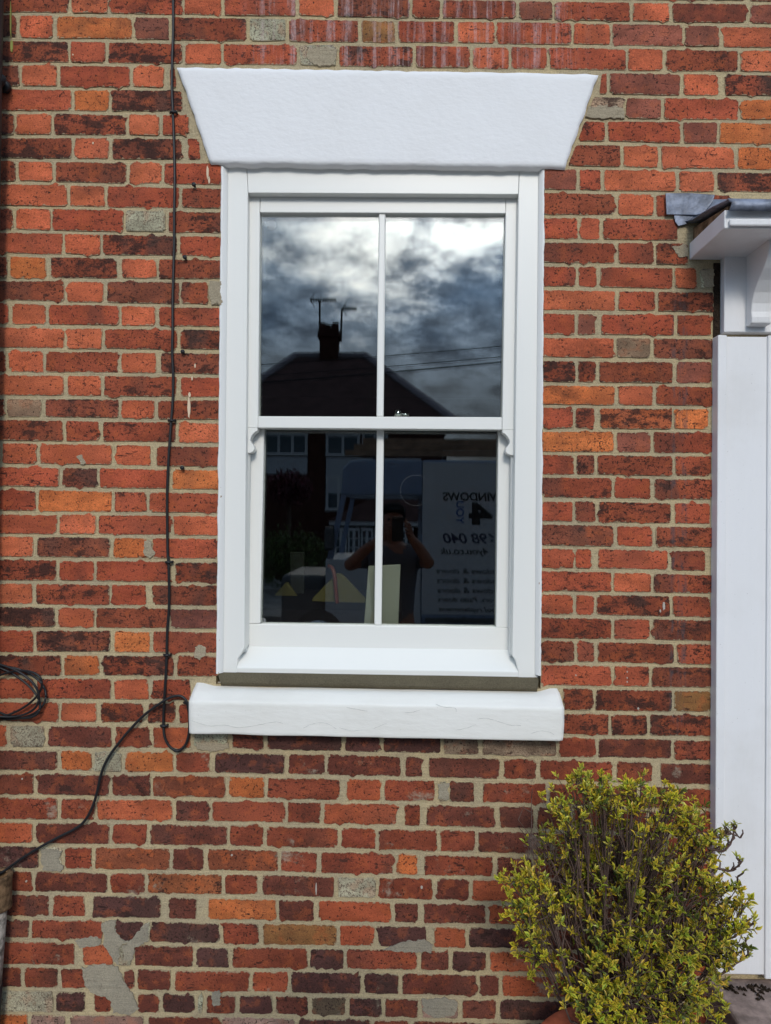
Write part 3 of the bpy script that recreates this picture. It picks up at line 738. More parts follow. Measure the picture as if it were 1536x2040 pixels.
# sub-sill, sloping outwards
def subsill():
    xa, xb = P(452, 1330, 0.0).x, P(1056, 1333, 0.0).x
    zb, zf = P(760, 1289, 0.10).z, P(760, 1334, 0.0175).z
    zl = P(760, 1350, 0.0175).z
    m = MB(); f = []
    prof = [(0.160, zb), (0.095, zb), (0.0175, zf), (0.0175, zl), (0.160, zl)]
    m.prism([Vector((xb, y, z)) for y, z in prof], [Vector((xa, y, z)) for y, z in prof])
    return bevel(m.build('sub_sill', M_FRAME, win), 0.003)
subsill()
YU = 0.046     # upper sash, the outer one
pxprism('sash_stile', [(496.5, 389), (518, 389), (514, 852), (489, 852)], YU, 0.088)
pxprism('sash_stile', [(1008, 390), (1032, 390), (1025, 856), (1000.5, 856)], YU, 0.088)
pxprism('top_rail', [(518.4, 386), (1007.6, 388), (1007.4, 425), (518.1, 423)], YU, 0.088)
pxprism('meeting_rail', [(514.3, 829), (1000.2, 831), (1000, 856), (514.1, 852)], YU, 0.088)
pxprism('glazing_bar', [(754.5, 424), (768.5, 424), (764, 830), (750, 830)], YU + 0.006, 0.084, bv=0.005)
# horns
def horn(x_in, x_out, ytop, name='sash_horn'):
    s = 1 if x_in > x_out else -1; w = abs(x_in - x_out); pts = []
    prof = [(1.0, 0), (1.0, 6), (0.82, 8), (0.60, 13), (0.42, 20), (0.40, 26), (0.52, 31), (0.70, 37), (0.74, 43), (0.60, 48), (0.30, 50.5), (0.02, 51)]
    pts = [(x_out + s * w * u, ytop + dy) for u, dy in prof]; pts = [(x_out, ytop)] + pts
    if s < 0: pts = pts[::-1]
    return pxprism(name, pts, YU, 0.086, bv=0.0015)
horn(513, 489.3, 852.1); horn(1001, 1024.8, 856.1)
YL = 0.092     # lower sash, the inner one
pxprism('sash_stile', [(500, 845), (526.5, 845), (518, 1242), (491, 1242)], YL, 0.135)
pxprism('sash_stile', [(993, 845), (1019, 845), (1015, 1250), (988.5, 1250)], YL, 0.135)
pxprism('bottom_rail', [(491, 1242.5), (1015, 1250.5), (1014, 1296.5), (490, 1288)], YL, 0.135)
pxprism('top_rail', [(526, 838), (993, 841), (993, 857), (526, 854)], YL + 0.001, 0.135)
pxprism('glazing_bar', [(750.5, 850), (765, 850), (760, 1246), (745.5, 1246)], YL + 0.006, 0.131, bv=0.005)
# channel strips beside the lower sash
pxprism('parting_bead', [(489, 905), (497, 905), (490, 1300), (481.5, 1300)], 0.060, 0.09, bv=0.001)
pxprism('parting_bead', [(1018.5, 905), (1025, 905), (1022, 1308), (1015.5, 1308)], 0.060, 0.09, bv=0.001)
# double glazing: outer and inner leaf in each opening
def pane(pts, y, th, m, tilt=0.0):
    fr = [P(x, y_, y) for x, y_ in pts][::-1]
    cz = sum(v.z for v in fr) / 4; fr = [Vector((v.x, y + (v.z - cz) * tilt, v.z)) for v in fr]
    o = MB().prism(fr, [v + Vector((0, th, 0)) for v in fr]).build('glass_pane', m, win)
    return o
UP = [[(512, 418), (762, 418), (758, 836), (508, 836)], [(762, 418), (1012, 418), (1006, 838), (758, 836)]]
LO = [[(520, 850), (758, 850), (753, 1248), (511, 1246)], [(758, 850), (1000, 850), (994, 1256), (753, 1250)]]
for q in UP: pane(q, GLASS_U, 0.004, M_GLASS); pane(q, GLASS_U + 0.016, 0.004, M_GLASS2, 0.0012)
for q in LO: pane(q, GLASS_L, 0.004, M_GLASS); pane(q, GLASS_L + 0.014, 0.004, M_GLASS2, 0.0012)
# warm-edge spacer bars between the leaves
M_SPACER = mat("spacer bar", (0.55, 0.56, 0.55), 0.4, 0.5)
for (x0, y0, x1, y1, yy) in ((519, 425, 1008, 430, GLASS_U), (527, 1240, 989, 1248, GLASS_L)):
    a, b = P(x0, y0, yy + 0.006), P(x1, y1, yy + 0.006)
    MB().box(a.x, b.x, yy + 0.006, yy + 0.014, min(a.z, b.z), max(a.z, b.z)).build('spacer_bar', M_SPACER, win)
# sash fastener seen through the glass, round stickers, suction-cup ring
a = P(793, 823, 0.10)
MB().tube([a + Vector((0, 0, -0.012)), a + Vector((0, 0, 0.010))], 0.014, 16).build('sash_fastener', M_SILVER, win, True)
MB().tube([a + Vector((0.012, 0.004, -0.004)), a + Vector((0.036, 0.004, -0.004))], 0.006, 10).build('fastener_arm', M_SILVER, win, True)
M_STICK = mat("clear sticker", (0.5, 0.53, 0.52), 0.35)
def disc(name, px, py, y, r, m, parent, rin=0.0, n=28, jag=0.0):
    c = P(px, py, y); V = []; Fc = []
    for k in range(n):
        a = 2 * math.pi * k / n
        rr = r * (1 + jag * math.sin(k * 2.3))
        V += [(c.x + rr * math.cos(a), y, c.z + rr * math.sin(a)), (c.x + rin * math.cos(a), y - 0.0004, c.z + rin * math.sin(a))]
    for k in range(n):
        j = (k + 1) % n; Fc.append((2 * k, 2 * k + 1, 2 * j + 1, 2 * j))
    return link(name, mesh_of(name, V, Fc), m, parent)
def film(name, col, al):
    m = bpy.data.materials.new(name); m.use_nodes = True; b = m.node_tree.nodes['Principled BSDF']
    b.inputs['Base Color'].default_value = (*col, 1); b.inputs['Alpha'].default_value = al; b.inputs['Roughness'].default_value = 0.3
    return m
M_FILM = film("frosted film", (0.8, 0.82, 0.82), 0.16); M_RING = film("dust ring", (0.7, 0.7, 0.7), 0.10)
disc('sticker', 541, 448, GLASS_U - 0.0008, 0.0165, M_FILM, win, 0.001, jag=0.03)
disc('sticker', 525, 1236, GLASS_L - 0.0008, 0.0085, M_FILM, win, 0.001, jag=0.03)
disc('suction_ring', 828, 977, GLASS_L - 0.0008, 0.0505, M_RING, win, 0.0495, 48)
# sealant bead down both sides and under the lintel
def bead(name, pts, w, seed):
    V = []; Fc = []; sp = []
    for i in range(len(pts) - 1):
        p, q = pts[i], pts[i + 1]; n = int(math.hypot(q[0] - p[0], q[1] - p[1]) / 6)
        sp += [(p[0] + (q[0] - p[0]) * k / n, p[1] + (q[1] - p[1]) * k / n) for k in range(n)]
    for i, (x, y) in enumerate(sp):
        wob = noise.noise((y * 0.02, seed, 0)) * 2.0 + noise.noise((y * 0.11, seed, 4)) * 0.9
        a = P(x - w + min(wob, 2) * (-1 if w > 0 else 1), y); b = P(x - w * 0.4, y); c = P(x + w * 0.9, y)
        V += [(a.x, 0.003, a.z), (a.x, -0.0030, a.z), (b.x, -0.0030, b.z), (c.x, 0.0150, c.z)]
    for i in range(len(sp) - 1):
        for k in range(3): 
            f = (i * 4 + k, i * 4 + k + 1, i * 4 + 5 + k, i * 4 + 4 + k)
            Fc.append(f if w > 0 else f[::-1])
    return link(name, mesh_of(name, V, Fc), M_SEAL, win, True)
bead('sealant_bead', [(447, 331), (437, 1348)], 6, 1.0); bead('sealant_bead', [(1079, 334), (1072, 1352)], -5.5, 5.0)
# strip of fresh mortar between sub-sill and stone sill
def mstrip():
    V = []; Fc = []; n = 60
    for i in range(n + 1):
        u = i / n
        for (a, b, y, am) in (((436, 1338), (1072, 1348), 0.020, 0.0), ((434, 1343), (1073, 1354), 0.004, 1.5), ((438, 1357), (1072, 1369), -0.012, 1.5), ((440, 1362), (1070, 1374), -0.016, 0.8), ((440, 1366), (1070, 1378), 0.0, 0)):
            px = a[0] + (b[0] - a[0]) * u; py = a[1] + (b[1] - a[1]) * u + noise.noise((u * 9, y * 50, 1)) * am * 1.5
            w = P(px, py, y); V.append((w.x, y, w.z))
    for i in range(n):
        for k in range(4): Fc.append((i * 5 + k, i * 5 + k + 1, i * 5 + k + 6, i * 5 + k + 5))
    return link('mortar_fillet', mesh_of('mortar_fillet', V, Fc), M_WETMORT, win, True)
mstrip()

# ------------------------------------------------------------------ room behind the glass (part of the house)
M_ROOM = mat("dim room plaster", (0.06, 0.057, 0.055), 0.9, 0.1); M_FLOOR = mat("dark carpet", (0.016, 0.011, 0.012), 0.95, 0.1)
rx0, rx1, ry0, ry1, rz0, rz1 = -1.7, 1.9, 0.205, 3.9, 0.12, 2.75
def quad(name, V, m, parent): return link(name, mesh_of(name, V, [(0, 1, 2, 3)]), m, parent)
def rbox(name, a, m): return MB().box(*a).build(name, m, house)
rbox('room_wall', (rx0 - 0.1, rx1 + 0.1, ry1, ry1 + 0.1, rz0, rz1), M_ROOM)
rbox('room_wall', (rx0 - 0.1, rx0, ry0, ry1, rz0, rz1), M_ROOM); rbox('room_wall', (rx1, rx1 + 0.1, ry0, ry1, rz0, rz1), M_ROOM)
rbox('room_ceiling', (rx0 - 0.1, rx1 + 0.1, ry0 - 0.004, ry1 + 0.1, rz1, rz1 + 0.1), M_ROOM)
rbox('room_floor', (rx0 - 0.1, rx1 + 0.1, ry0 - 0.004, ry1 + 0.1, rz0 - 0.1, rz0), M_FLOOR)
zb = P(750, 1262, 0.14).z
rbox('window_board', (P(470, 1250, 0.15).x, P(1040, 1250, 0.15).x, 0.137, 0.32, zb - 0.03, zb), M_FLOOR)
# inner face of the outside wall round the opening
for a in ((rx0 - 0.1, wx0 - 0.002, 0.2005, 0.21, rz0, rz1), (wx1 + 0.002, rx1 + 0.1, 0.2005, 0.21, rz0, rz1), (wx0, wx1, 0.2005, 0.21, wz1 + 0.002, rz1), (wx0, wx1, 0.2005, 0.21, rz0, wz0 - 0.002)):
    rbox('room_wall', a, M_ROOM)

# ------------------------------------------------------------------ door surround
door = empty('door_surround'); door.parent = house
door['label'] = "old white painted timber door surround with lead-capped hood"
def dbox(name, x0, x1, y0, y1, z0, z1, m=M_DOORP, bv=0.003):
    return bevel(MB().box(x0, x1, y0, y1, z0, z1).build(name, m, door), bv)
pz0, pz1 = P(1440, 1944, -0.04).z, P(1440, 667, -0.04).z
pxl = P(1429, 1000, -0.04).x
pe, pw = P(1446, 1200, -0.04).x, P(1528, 1200, -0.04).x
pr = pw + 0.055
dbox('pilaster_edge', pxl, pe, -0.040, 0.03, pz0, pz1)
dbox('pilaster_board', pe - 0.004, pw + 0.004, -0.032, 0.028, pz0, pz1 - 0.003)
dbox('pilaster_edge', pw, pr, -0.040, 0.03, pz0 - 0.008, pz1)
cz0, cz1 = P(1450, 664, -0.03).z + 0.004, P(1450, 515, -0.03).z
cxl = P(1443, 600, -0.03).x
dbox('capital_block', cxl, pr + 0.01, -0.030, 0.03, cz0, cz1 + 0.02)
dbox('gap_shade_strip', P(1421, 600, 0.0).x, cxl - 0.001, -0.003, 0.0018, cz0 - 0.01, cz1 - 0.004, M_SOIL, 0.001)  # strip added in soil colour, painting the shade of the gap beside the capital
# scrolled bracket
bx0, bx1 = 1.062, 1.122
zt, zbm = cz1 + 0.012, cz0 + 0.016
prof = []
H = zt - zbm
curve = [(0.058, 0.0), (0.066, 0.015), (0.068, 0.09), (0.063, 0.17), (0.066, 0.28), (0.080, 0.41), (0.106, 0.54), (0.138, 0.65), (0.160, 0.76), (0.170, 0.86), (0.170, 0.94), (0.162, 1.0)]
prof = [(-p, zbm + H * t) for p, t in curve] + [(-0.026, zt), (-0.026, zbm)]
o = MB().prism([Vector((bx0, y, z)) for y, z in prof], [Vector((bx1, y, z)) for y, z in prof]).build('scroll_bracket', M_DOORP, door); bevel(o, 0.003)
# hood
hx0, hx1 = P(1373, 500, 0.0).x, 2.5
hz0, hz1 = P(1400, 518, 0.0).z, P(1400, 518, 0.0).z + 0.052
dbox('hood_board', hx0, hx1, -0.25, 0.0, hz0, hz1)
dbox('hood_fillet', hx0 + 0.01, hx1, -0.262, -0.2515, hz0 + 0.003, hz0 + 0.024, bv=0.005)
o = MB().prism([Vector((hx0 + 0.012, y, z)) for y, z in ((-0.245, hz1 + 0.001), (0.0, hz1 + 0.001), (0.0, hz1 + 0.048), (-0.245, hz1 + 0.012))],
               [Vector((hx1, y, z)) for y, z in ((-0.245, hz1 + 0.001), (0.0, hz1 + 0.001), (0.0, hz1 + 0.048), (-0.245, hz1 + 0.012))]).build('hood_packing', M_TIMBER, door)
# lead sheet dressed over the hood, turned down at the front and rucked along its torn end
def lead():
    V = []; Fc = []; nx, prof = 60, [(-0.272, -0.012), (-0.276, 0.008), (-0.270, 0.022), (-0.250, 0.030), (-0.18, 0.040), (-0.10, 0.052), (-0.03, 0.062), (-0.006, 0.066), (-0.0065, 0.090), (-0.007, 0.135)]
    for j, (y, dz) in enumerate(prof):
        for i in range(nx + 1):
            u = i / nx
            xs = hx0 + (0.004 if j < 4 else 0.0) + (0.0 if j < 7 else -0.02)
            x = xs + (hx1 - xs) * u
            if i == 0: x += noise.noise((j * 1.7, 3, 3)) * 0.010
            V.append((x, y + noise.noise((x * 11, j * 0.7, 1)) * 0.004 * (1 if j < 7 else 0.15), hz1 + dz + noise.noise((x * 16, j, 5)) * 0.004 * (1 if j < 8 else 0.3)))
    W = nx + 1
    for j in range(len(prof) - 1):
        for i in range(nx):
            a = j * W + i; Fc.append((a, a + 1, a + W + 1, a + W))
    o = link('lead_sheet', mesh_of('lead_sheet', V, Fc), M_LEAD, door, True)
    s = o.modifiers.new('thick', 'SOLIDIFY'); s.thickness = 0.004; s.offset = -1
    return o
lead()
def leadpiece(name, px, y, th=0.004):
    fr = [P(a, b, y) for a, b in px][::-1]; r = random.Random(len(px))
    o = MB().prism([Vector((v.x, y + r.uniform(-0.002, 0.002), v.z)) for v in fr], [Vector((v.x, y + th, v.z)) for v in fr]).build(name, M_LEAD, door)
    return bevel(o, 0.001)
leadpiece('lead_flashing', [(1326, 385), (1378, 384), (1424, 388), (1420, 402), (1402, 424), (1386, 428), (1350, 427), (1328, 427)], -0.014)
leadpiece('lead_flashing', [(1343, 428.5), (1384, 428.5), (1368, 446), (1352, 450), (1346, 442)], -0.010)
# the rest of the porch, out of the picture to the right
dbox('pilaster_board', 2.12, 2.30, -0.040, 0.03, pz0, pz1); dbox('capital_block', 2.11, 2.31, -0.030, 0.03, cz0, cz1 + 0.02)
dbox('door_leaf', pr + 0.05, 2.07, -0.004, 0.03, pz0, 2.42); dbox('door_frame', pr + 0.001, pr + 0.049, -0.016, 0.03, pz0, 2.42); dbox('door_frame', 2.071, 2.119, -0.016, 0.03, pz0, 2.42)
# doorstep
stz = P(1500, 1968, -0.05).z
step = bevel(MB().box(P(1424, 1975, -0.06).x, 2.40, -0.42, 0.002, -0.05, stz).build('door_step', M_STEP), 0.012, 3)
deb = MB(); rr_ = random.Random(5)
for _ in range(160):
    x = rr_.uniform(P(1440, 1950, -0.05).x, 1.5); y = -0.045 - abs(rr_.gauss(0, 0.022)); q = rr_.uniform(0.002, 0.006)
    deb.tube([(x - q, y, stz + q * 0.3), (x, y + q * rr_.uniform(-1, 1), stz + q * rr_.uniform(0.6, 1.6)), (x + q * rr_.uniform(0.4, 1.5), y - q, stz + q * 0.4)], [q * 0.5, q, q * 0.35], 5)
tag(deb.build('leaf_litter', M_SOIL), "dark leaf litter and grit along the back of the doorstep", 'litter', None, 'stuff')
tag(step, "worn grey-brown stone doorstep below the white pilaster", 'step')

# ------------------------------------------------------------------ cables and small ironwork
def cable(pts, y, rad, n=5):
    return spline([P(a, b, y if not isinstance(y, (list, tuple)) else y[i]) for i, (a, b) in enumerate(pts)], n)
cp = [(346, -160), (345, -60), (345, 0), (345, 60), (343, 120), (342.5, 180), (344.5, 225), (347, 300), (348, 360), (347, 420), (347, 480), (346, 520), (344, 600), (344, 650), (343, 700), (345, 750), (344, 800), (341, 838),
      (338, 880), (335, 930), (333, 980), (333, 1040), (334, 1100), (335.5, 1120), (337, 1180), (336, 1220), (333, 1260), (332, 1305), (330, 1350), (327, 1400), (325.5, 1440), (328, 1468), (338, 1487), (353, 1495), (368, 1486),
      (376, 1463), (377, 1430), (373, 1402), (366, 1390), (354, 1386), (336, 1391), (315, 1404), (288, 1424), (266, 1446), (244, 1471), (222, 1500), (208, 1524), (200, 1548), (194, 1576), (184, 1608), (168, 1636), (148, 1652), (110, 1671),
      (62, 1698), (28, 1721), (2, 1739), (-30, 1752)]
ys = [-0.010 + 0.0015 * math.sin(i * 1.3) for i in range(len(cp))]
for i in range(31, 42): ys[i] = -0.013 - (0.012 if 37 <= i <= 41 else 0)
for i in range(42, len(cp)): ys[i] = -0.020
cab = empty('wall_cable', P(345, 1120)); tag(cab, "black cable clipped down the bricks left of the window and looping at the sill", 'cable')
def under(o, par):
    o.parent = par; o.matrix_parent_inverse = Matrix.Translation(-par.location); return o
under(MB().tube(cable(cp, ys, 0, 6), 0.0042, 8).build('sheath', M_CABLE, None, True), cab)
for (x, y) in ((344.5, 224), (341, 838), (335.5, 1120), (332, 1305), (325.5, 1446), (352, 1495), (372, 1400)):
    v = P(x, y, -0.012)
    m = MB(); m.tube([v + Vector((-0.009, 0.004, 0)), v + Vector((-0.004, -0.004, 0)), v + Vector((0.004, -0.004, 0)), v + Vector((0.012, 0.004, 0))], 0.0042, 6)
    m.tube([v + Vector((0.010, 0.012, 0.001)), v + Vector((0.010, -0.005, 0.001))], 0.0035, 6)
    under(m.build('cable_clip', M_BLACK, None, True), cab)
coil = empty('cable_coil', P(30, 1380)); tag(coil, "coil of spare black cable hanging at the left edge of the wall", 'cable')
for k, (cx_, cy_, rx, ry, y, ph) in enumerate(((10, 1380, 82, 52, -0.014, 0.1), (2, 1376, 86, 44, -0.022, 0.45), (10, 1384, 78, 42, -0.030, -0.35), (-10, 1374, 90, 52, -0.038, 0.22))):
    pts = []
    for i in range(25):
        a = 2 * math.pi * i / 24; x = math.cos(a) * rx; z = math.sin(a) * ry
        pts.append(P(cx_ + x * math.cos(ph) - z * math.sin(ph) * 0.6, cy_ + x * math.sin(ph) + z * math.cos(ph), y - 0.008 * math.sin(2 * a + k)))
    under(MB().tube(spline(pts, 3), 0.0036, 8).build('loop', M_CABLE, None, True), coil)
# nails and screws left in the joints
for (x, y, lab) in ((370, 515, "rusty black nail in the mortar beside the upper left sash"), (366, 702, "rusty black nail in the mortar level with the reflected roof ridge"),
                    (365, 932, "bent black nail in the mortar left of the lower sash"), (388, 371, "short black nail in the mortar beside the top corner of the window frame")):
    v = P(x, y, 0.0); m = MB(); m.tube([v + Vector((0, 0.02, 0)), v + Vector((0.001, -0.012, -0.001))], 0.003, 8); m.tube([v + Vector((0.001, -0.012, -0.001)), v + Vector((0.001, -0.017, -0.001))], 0.0065, 10)
    tag(m.build('wall_nail', M_BLACK, None, True), lab, 'nail', 'old nails left in the wall')
# rainwater pipe just outside the frame with a bracket lug in view
pcx = P(-8, 900, -0.06).x - 0.040
pipe = empty('drain_pipe', (pcx, -0.06, 0.9)); tag(pipe, "black iron drainpipe at the left edge with a bolted bracket ear", 'drainpipe')
under(MB().tube([(pcx, -0.06, P(0, 1712, -0.06).z), (pcx, -0.06, 4.2)], 0.036, 20).build('pipe', M_BLACK, None, True), pipe)
e = P(12, 173, -0.012)
m = MB(); m.tube([(pcx, -0.062, e.z), (pcx + 0.03, -0.05, e.z), (e.x - 0.03, -0.014, e.z), (e.x + 0.002, -0.012, e.z), (e.x + 0.014, -0.010, e.z)], [0.018, 0.018, 0.018, 0.019, 0.008], 10)
under(m.build('bracket_ear', M_BLACK, None, True), pipe)
under(MB().tube([e + Vector((0.0, 0.0, 0)), e + Vector((0.0, -0.024, 0))], 0.007, 6).build('bracket_bolt', M_BLACK, None), pipe)
# old salt-glazed lower pipe
M_OLDP = mat("flaking grey pipe paint", lin((150, 142, 132)), 0.8, 0.2, (40, 0.9, 0.008), 0.65, 34.0); M_RUST = mat("rusted collar", lin((112, 88, 64)), 0.85, 0.2, (50, 0.9, 0.006), 0.55, 40.0)
gx = P(23, 1740, -0.05).x - 0.046
gp = empty('old_downpipe', (gx, -0.05, 0.1)); tag(gp, "old grey downpipe with flaking paint and rusty collar at the lower left", 'drainpipe')
zc = P(10, 1742, -0.05).z
lean = lambda z: gx + (z - zc) * 0.06
under(MB().lathe((gx, -0.05, 0), [(0.030, zc - 0.004), (0.036, zc), (0.044, zc + 0.001), (0.046, zc - 0.006), (0.044, zc - 0.012), (0.043, zc - 0.085), (0.045, zc - 0.092), (0.045, zc - 0.102), (0.036, zc - 0.108)], 24).build('collar', M_RUST, None, True), gp)
under(MB().tube([(lean(zc - 0.09), -0.05, zc - 0.09), (lean(zc - 0.25), -0.05, zc - 0.25), (lean(zc - 0.36), -0.05, zc - 0.36)], 0.037, 20).build('pipe', M_OLDP, None, True), gp)
under(MB().tube([(lean(zc - 0.34), -0.05, zc - 0.34), (lean(0.0), -0.05, 0.0)], 0.040, 20).build('shoe', M_BLACK, None, True), gp)

# ================================================================== shrub in a pot
def leaf_material():
    m = bpy.data.materials.new("variegated leaf"); m.use_nodes = True; t = NT(m.node_tree)
    b = t.n['Principled BSDF']; b.inputs['Roughness'].default_value = 0.42; b.inputs['Specular IOR Level'].default_value = 0.4
    e = t.attr('edge', 2); v = t.attr('tint', 0)
    wp = t.new('ShaderNodeNewGeometry').outputs[0]
    k = t.math('ADD', e, t.math('MULTIPLY', t.math('SUBTRACT', t.noise(wp, 160.0, 2.0), 0.5), 1.1))
    c = t.mix(t.ramp(k, 0.2, 0.6), t.mix(1.0, v, (0.30, 0.42, 0.35, 1), 'MULTIPLY'), v)
    t.put(b.inputs['Base Color'], c)
    tr = t.new('ShaderNodeBsdfTranslucent', x0=c); ms = t.new('ShaderNodeMixShader', x0=0.12)
    out = [n for n in t.n if n.type == 'OUTPUT_MATERIAL'][0]
    t.l.new(b.outputs[0], ms.inputs[1]); t.l.new(tr.outputs[0], ms.inputs[2]); t.l.new(ms.outputs[0], out.inputs[0])
    return m
M_LEAF = leaf_material()
M_TWIG = mat("twig bark", lin((92, 74, 66)), 0.9, 0.15, (120, 0.6, 0.003), 0.35, 60.0)
def add_leaf(LV, LF, LE, LT, base, d, up, ln, wd, tint, fold=0.35):
    d = d.normalized(); s = d.cross(up)
    if s.length < 1e-3: s = d.orthogonal()
    s.normalize(); u = s.cross(d)
    n = len(LV)
    mid = base + d * ln * 0.5 - u * ln * 0.04
    pts = [(base, 0.3), (base + d * ln * 0.30 + s * wd * 0.40 + u * wd * fold * 0.4, 1), (base + d * ln * 0.66 + s * wd * 0.40 + u * wd * fold * 0.4, 1),
           (base + d * ln - u * ln * 0.10, 1), (base + d * ln * 0.66 - s * wd * 0.40 + u * wd * fold * 0.4, 1), (base + d * ln * 0.30 - s * wd * 0.40 + u * wd * fold * 0.4, 1), (mid, 0)]
    for p, e in pts: LV.append(p); LE.append(e); LT.append(tint)
    LF += [(n + a, n + b, n + 6) for a, b in ((0, 1), (1, 2), (2, 3), (3, 4), (4, 5), (5, 0))]
def leaf_mesh(name, LV, LF, LE, LT):
    me = mesh_of(name, LV, LF)
    a = me.attributes.new('edge', 'FLOAT', 'POINT'); a.data.foreach_set('value', LE)
    a = me.attributes.new('tint', 'FLOAT_COLOR', 'POINT'); a.data.foreach_set('color', [q for t in LT for q in (*t, 1.0)])
    return me
base = Vector((0.60, -0.28, 0.30))
shrub = empty('shrub', base); tag(shrub, "straggly shrub with small yellow-green variegated leaves in front of the wall", 'shrub')
# clumps: px, py, radius px, depth y, rosettes, brightness
CL = [(1160, 1560, 34, -0.30, 26, 1.0), (1205, 1580, 40, -0.30, 36, 1.0), (1260, 1590, 45, -0.32, 42, 1.0), (1320, 1620, 48, -0.30, 44, 1.0), (1375, 1640, 42, -0.26, 40, 1.0), (1125, 1600, 36, -0.30, 26, 1.0), (1345, 1590, 26, -0.30, 14, 1.0),
      (1395, 1690, 38, -0.28, 30, 0.9), (1415, 1760, 38, -0.28, 28, 0.8), (1440, 1830, 42, -0.30, 40, 0.85), (1482, 1800, 22, -0.30, 12, 1.0), (1478, 1845, 24, -0.32, 14, 1.0), (1430, 1880, 40, -0.30, 28, 0.7),
      (1030, 1752, 30, -0.34, 22, 1.0), (1070, 1770, 44, -0.34, 38, 0.95), (1040, 1810, 36, -0.36, 24, 0.95), (1060, 1860, 32, -0.34, 22, 0.85), (1070, 1905, 28, -0.32, 16, 0.8),
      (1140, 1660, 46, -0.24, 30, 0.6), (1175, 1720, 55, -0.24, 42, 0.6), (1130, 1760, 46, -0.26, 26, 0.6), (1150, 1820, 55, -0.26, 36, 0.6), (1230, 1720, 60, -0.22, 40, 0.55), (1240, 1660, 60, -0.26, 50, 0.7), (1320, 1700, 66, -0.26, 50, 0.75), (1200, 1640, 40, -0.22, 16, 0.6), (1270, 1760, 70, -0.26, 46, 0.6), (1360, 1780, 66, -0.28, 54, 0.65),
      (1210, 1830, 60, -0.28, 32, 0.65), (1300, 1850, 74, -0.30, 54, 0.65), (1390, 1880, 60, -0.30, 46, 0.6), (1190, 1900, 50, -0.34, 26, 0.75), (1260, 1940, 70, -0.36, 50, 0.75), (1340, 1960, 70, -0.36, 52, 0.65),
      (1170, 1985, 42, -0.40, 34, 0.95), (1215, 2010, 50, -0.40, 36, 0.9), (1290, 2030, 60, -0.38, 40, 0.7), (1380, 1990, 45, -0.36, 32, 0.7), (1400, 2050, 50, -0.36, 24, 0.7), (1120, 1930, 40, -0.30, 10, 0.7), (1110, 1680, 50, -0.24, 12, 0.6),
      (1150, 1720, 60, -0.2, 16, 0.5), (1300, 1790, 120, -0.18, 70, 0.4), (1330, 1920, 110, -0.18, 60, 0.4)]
LV, LF, LE, LT = [], [], [], []
tw = MB(); st = MB(); r = random.Random(21)
for (px, py, rp, y, n, br) in CL:
    c = P(px, py, y); rad = rp * (y - CAM.y) / F_PX
    # a main stem towards this clump
    b0 = base + Vector((r.uniform(-0.06, 0.06), r.uniform(-0.05, 0.05), -0.02))
    mid = b0.lerp(c, 0.5) + Vector(((c.x - b0.x) * 0.16 + r.uniform(-0.03, 0.03), r.uniform(-0.03, 0.03), r.uniform(-0.02, 0.04)))
    path = spline([b0, b0.lerp(mid, 0.5) + Vector((r.uniform(-0.02, 0.02), r.uniform(-0.02, 0.02), 0.03)), mid, c.lerp(mid, 0.3) + Vector((r.uniform(-0.02, 0.02), 0, 0)), c], 4)
    path = [p + Vector((r.uniform(-0.004, 0.004), r.uniform(-0.004, 0.004), r.uniform(-0.003, 0.003))) for p in path]
    m_ = len(path); st.tube(path, [0.0044 * (1 - 0.72 * i / m_) for i in range(m_)], 5, False)
    for k in range(n):
        off = Vector((r.gauss(0, 0.55), r.gauss(0, 0.6), r.gauss(0, 0.55)))
        if off.length > 1.5: off *= 1.5 / off.length
        tip = c + off * rad
        if tip.y > -0.03: tip.y = -0.03 - r.random() * 0.03
        start = path[r.randrange(int(m_ * 0.55), m_)]
        md = start.lerp(tip, 0.5) + Vector((r.uniform(-0.012, 0.012), r.uniform(-0.012, 0.012), r.uniform(-0.008, 0.012)))
        tw.tube([start, md, tip], [0.0017, 0.0014, 0.0010], 4, False)
        ax = ((tip - base).normalized() * 0.7 + Vector((r.uniform(-0.9, 0.9), r.uniform(-1.1, 0.1), 0.5 + r.uniform(-0.6, 0.4)))).normalized()
        a1 = ax.orthogonal().normalized(); a2 = ax.cross(a1)
        hue = r.random()
        for lev in range(r.choice((3, 4, 4, 5))):
            nl = 2 if lev else 1
            sp = 0.25 + 0.28 * lev
            for q in range(nl):
                an = lev * 1.57 + q * math.pi + r.uniform(-0.4, 0.4)
                d = ax * math.cos(sp) + (a1 * math.cos(an) + a2 * math.sin(an)) * math.sin(sp)
                ln = r.uniform(0.012, 0.025) * (1.0 if lev else 0.8)
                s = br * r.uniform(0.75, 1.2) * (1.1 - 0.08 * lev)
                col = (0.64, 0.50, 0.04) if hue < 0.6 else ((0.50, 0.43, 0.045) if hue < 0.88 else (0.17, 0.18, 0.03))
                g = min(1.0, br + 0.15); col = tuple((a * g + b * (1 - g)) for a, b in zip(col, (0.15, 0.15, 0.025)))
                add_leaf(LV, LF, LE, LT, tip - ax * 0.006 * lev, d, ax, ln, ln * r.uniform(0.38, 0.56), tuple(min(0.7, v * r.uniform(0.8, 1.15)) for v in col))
        # bare spur leaves lower on the twig
        if r.random() < 0.5:
            d = Vector((r.uniform(-1, 1), r.uniform(-1, 0.3), r.uniform(-0.2, 1)))
            add_leaf(LV, LF, LE, LT, md, d, Vector((0, 0, 1)), r.uniform(0.012, 0.018), 0.007, (0.22, 0.26, 0.05))
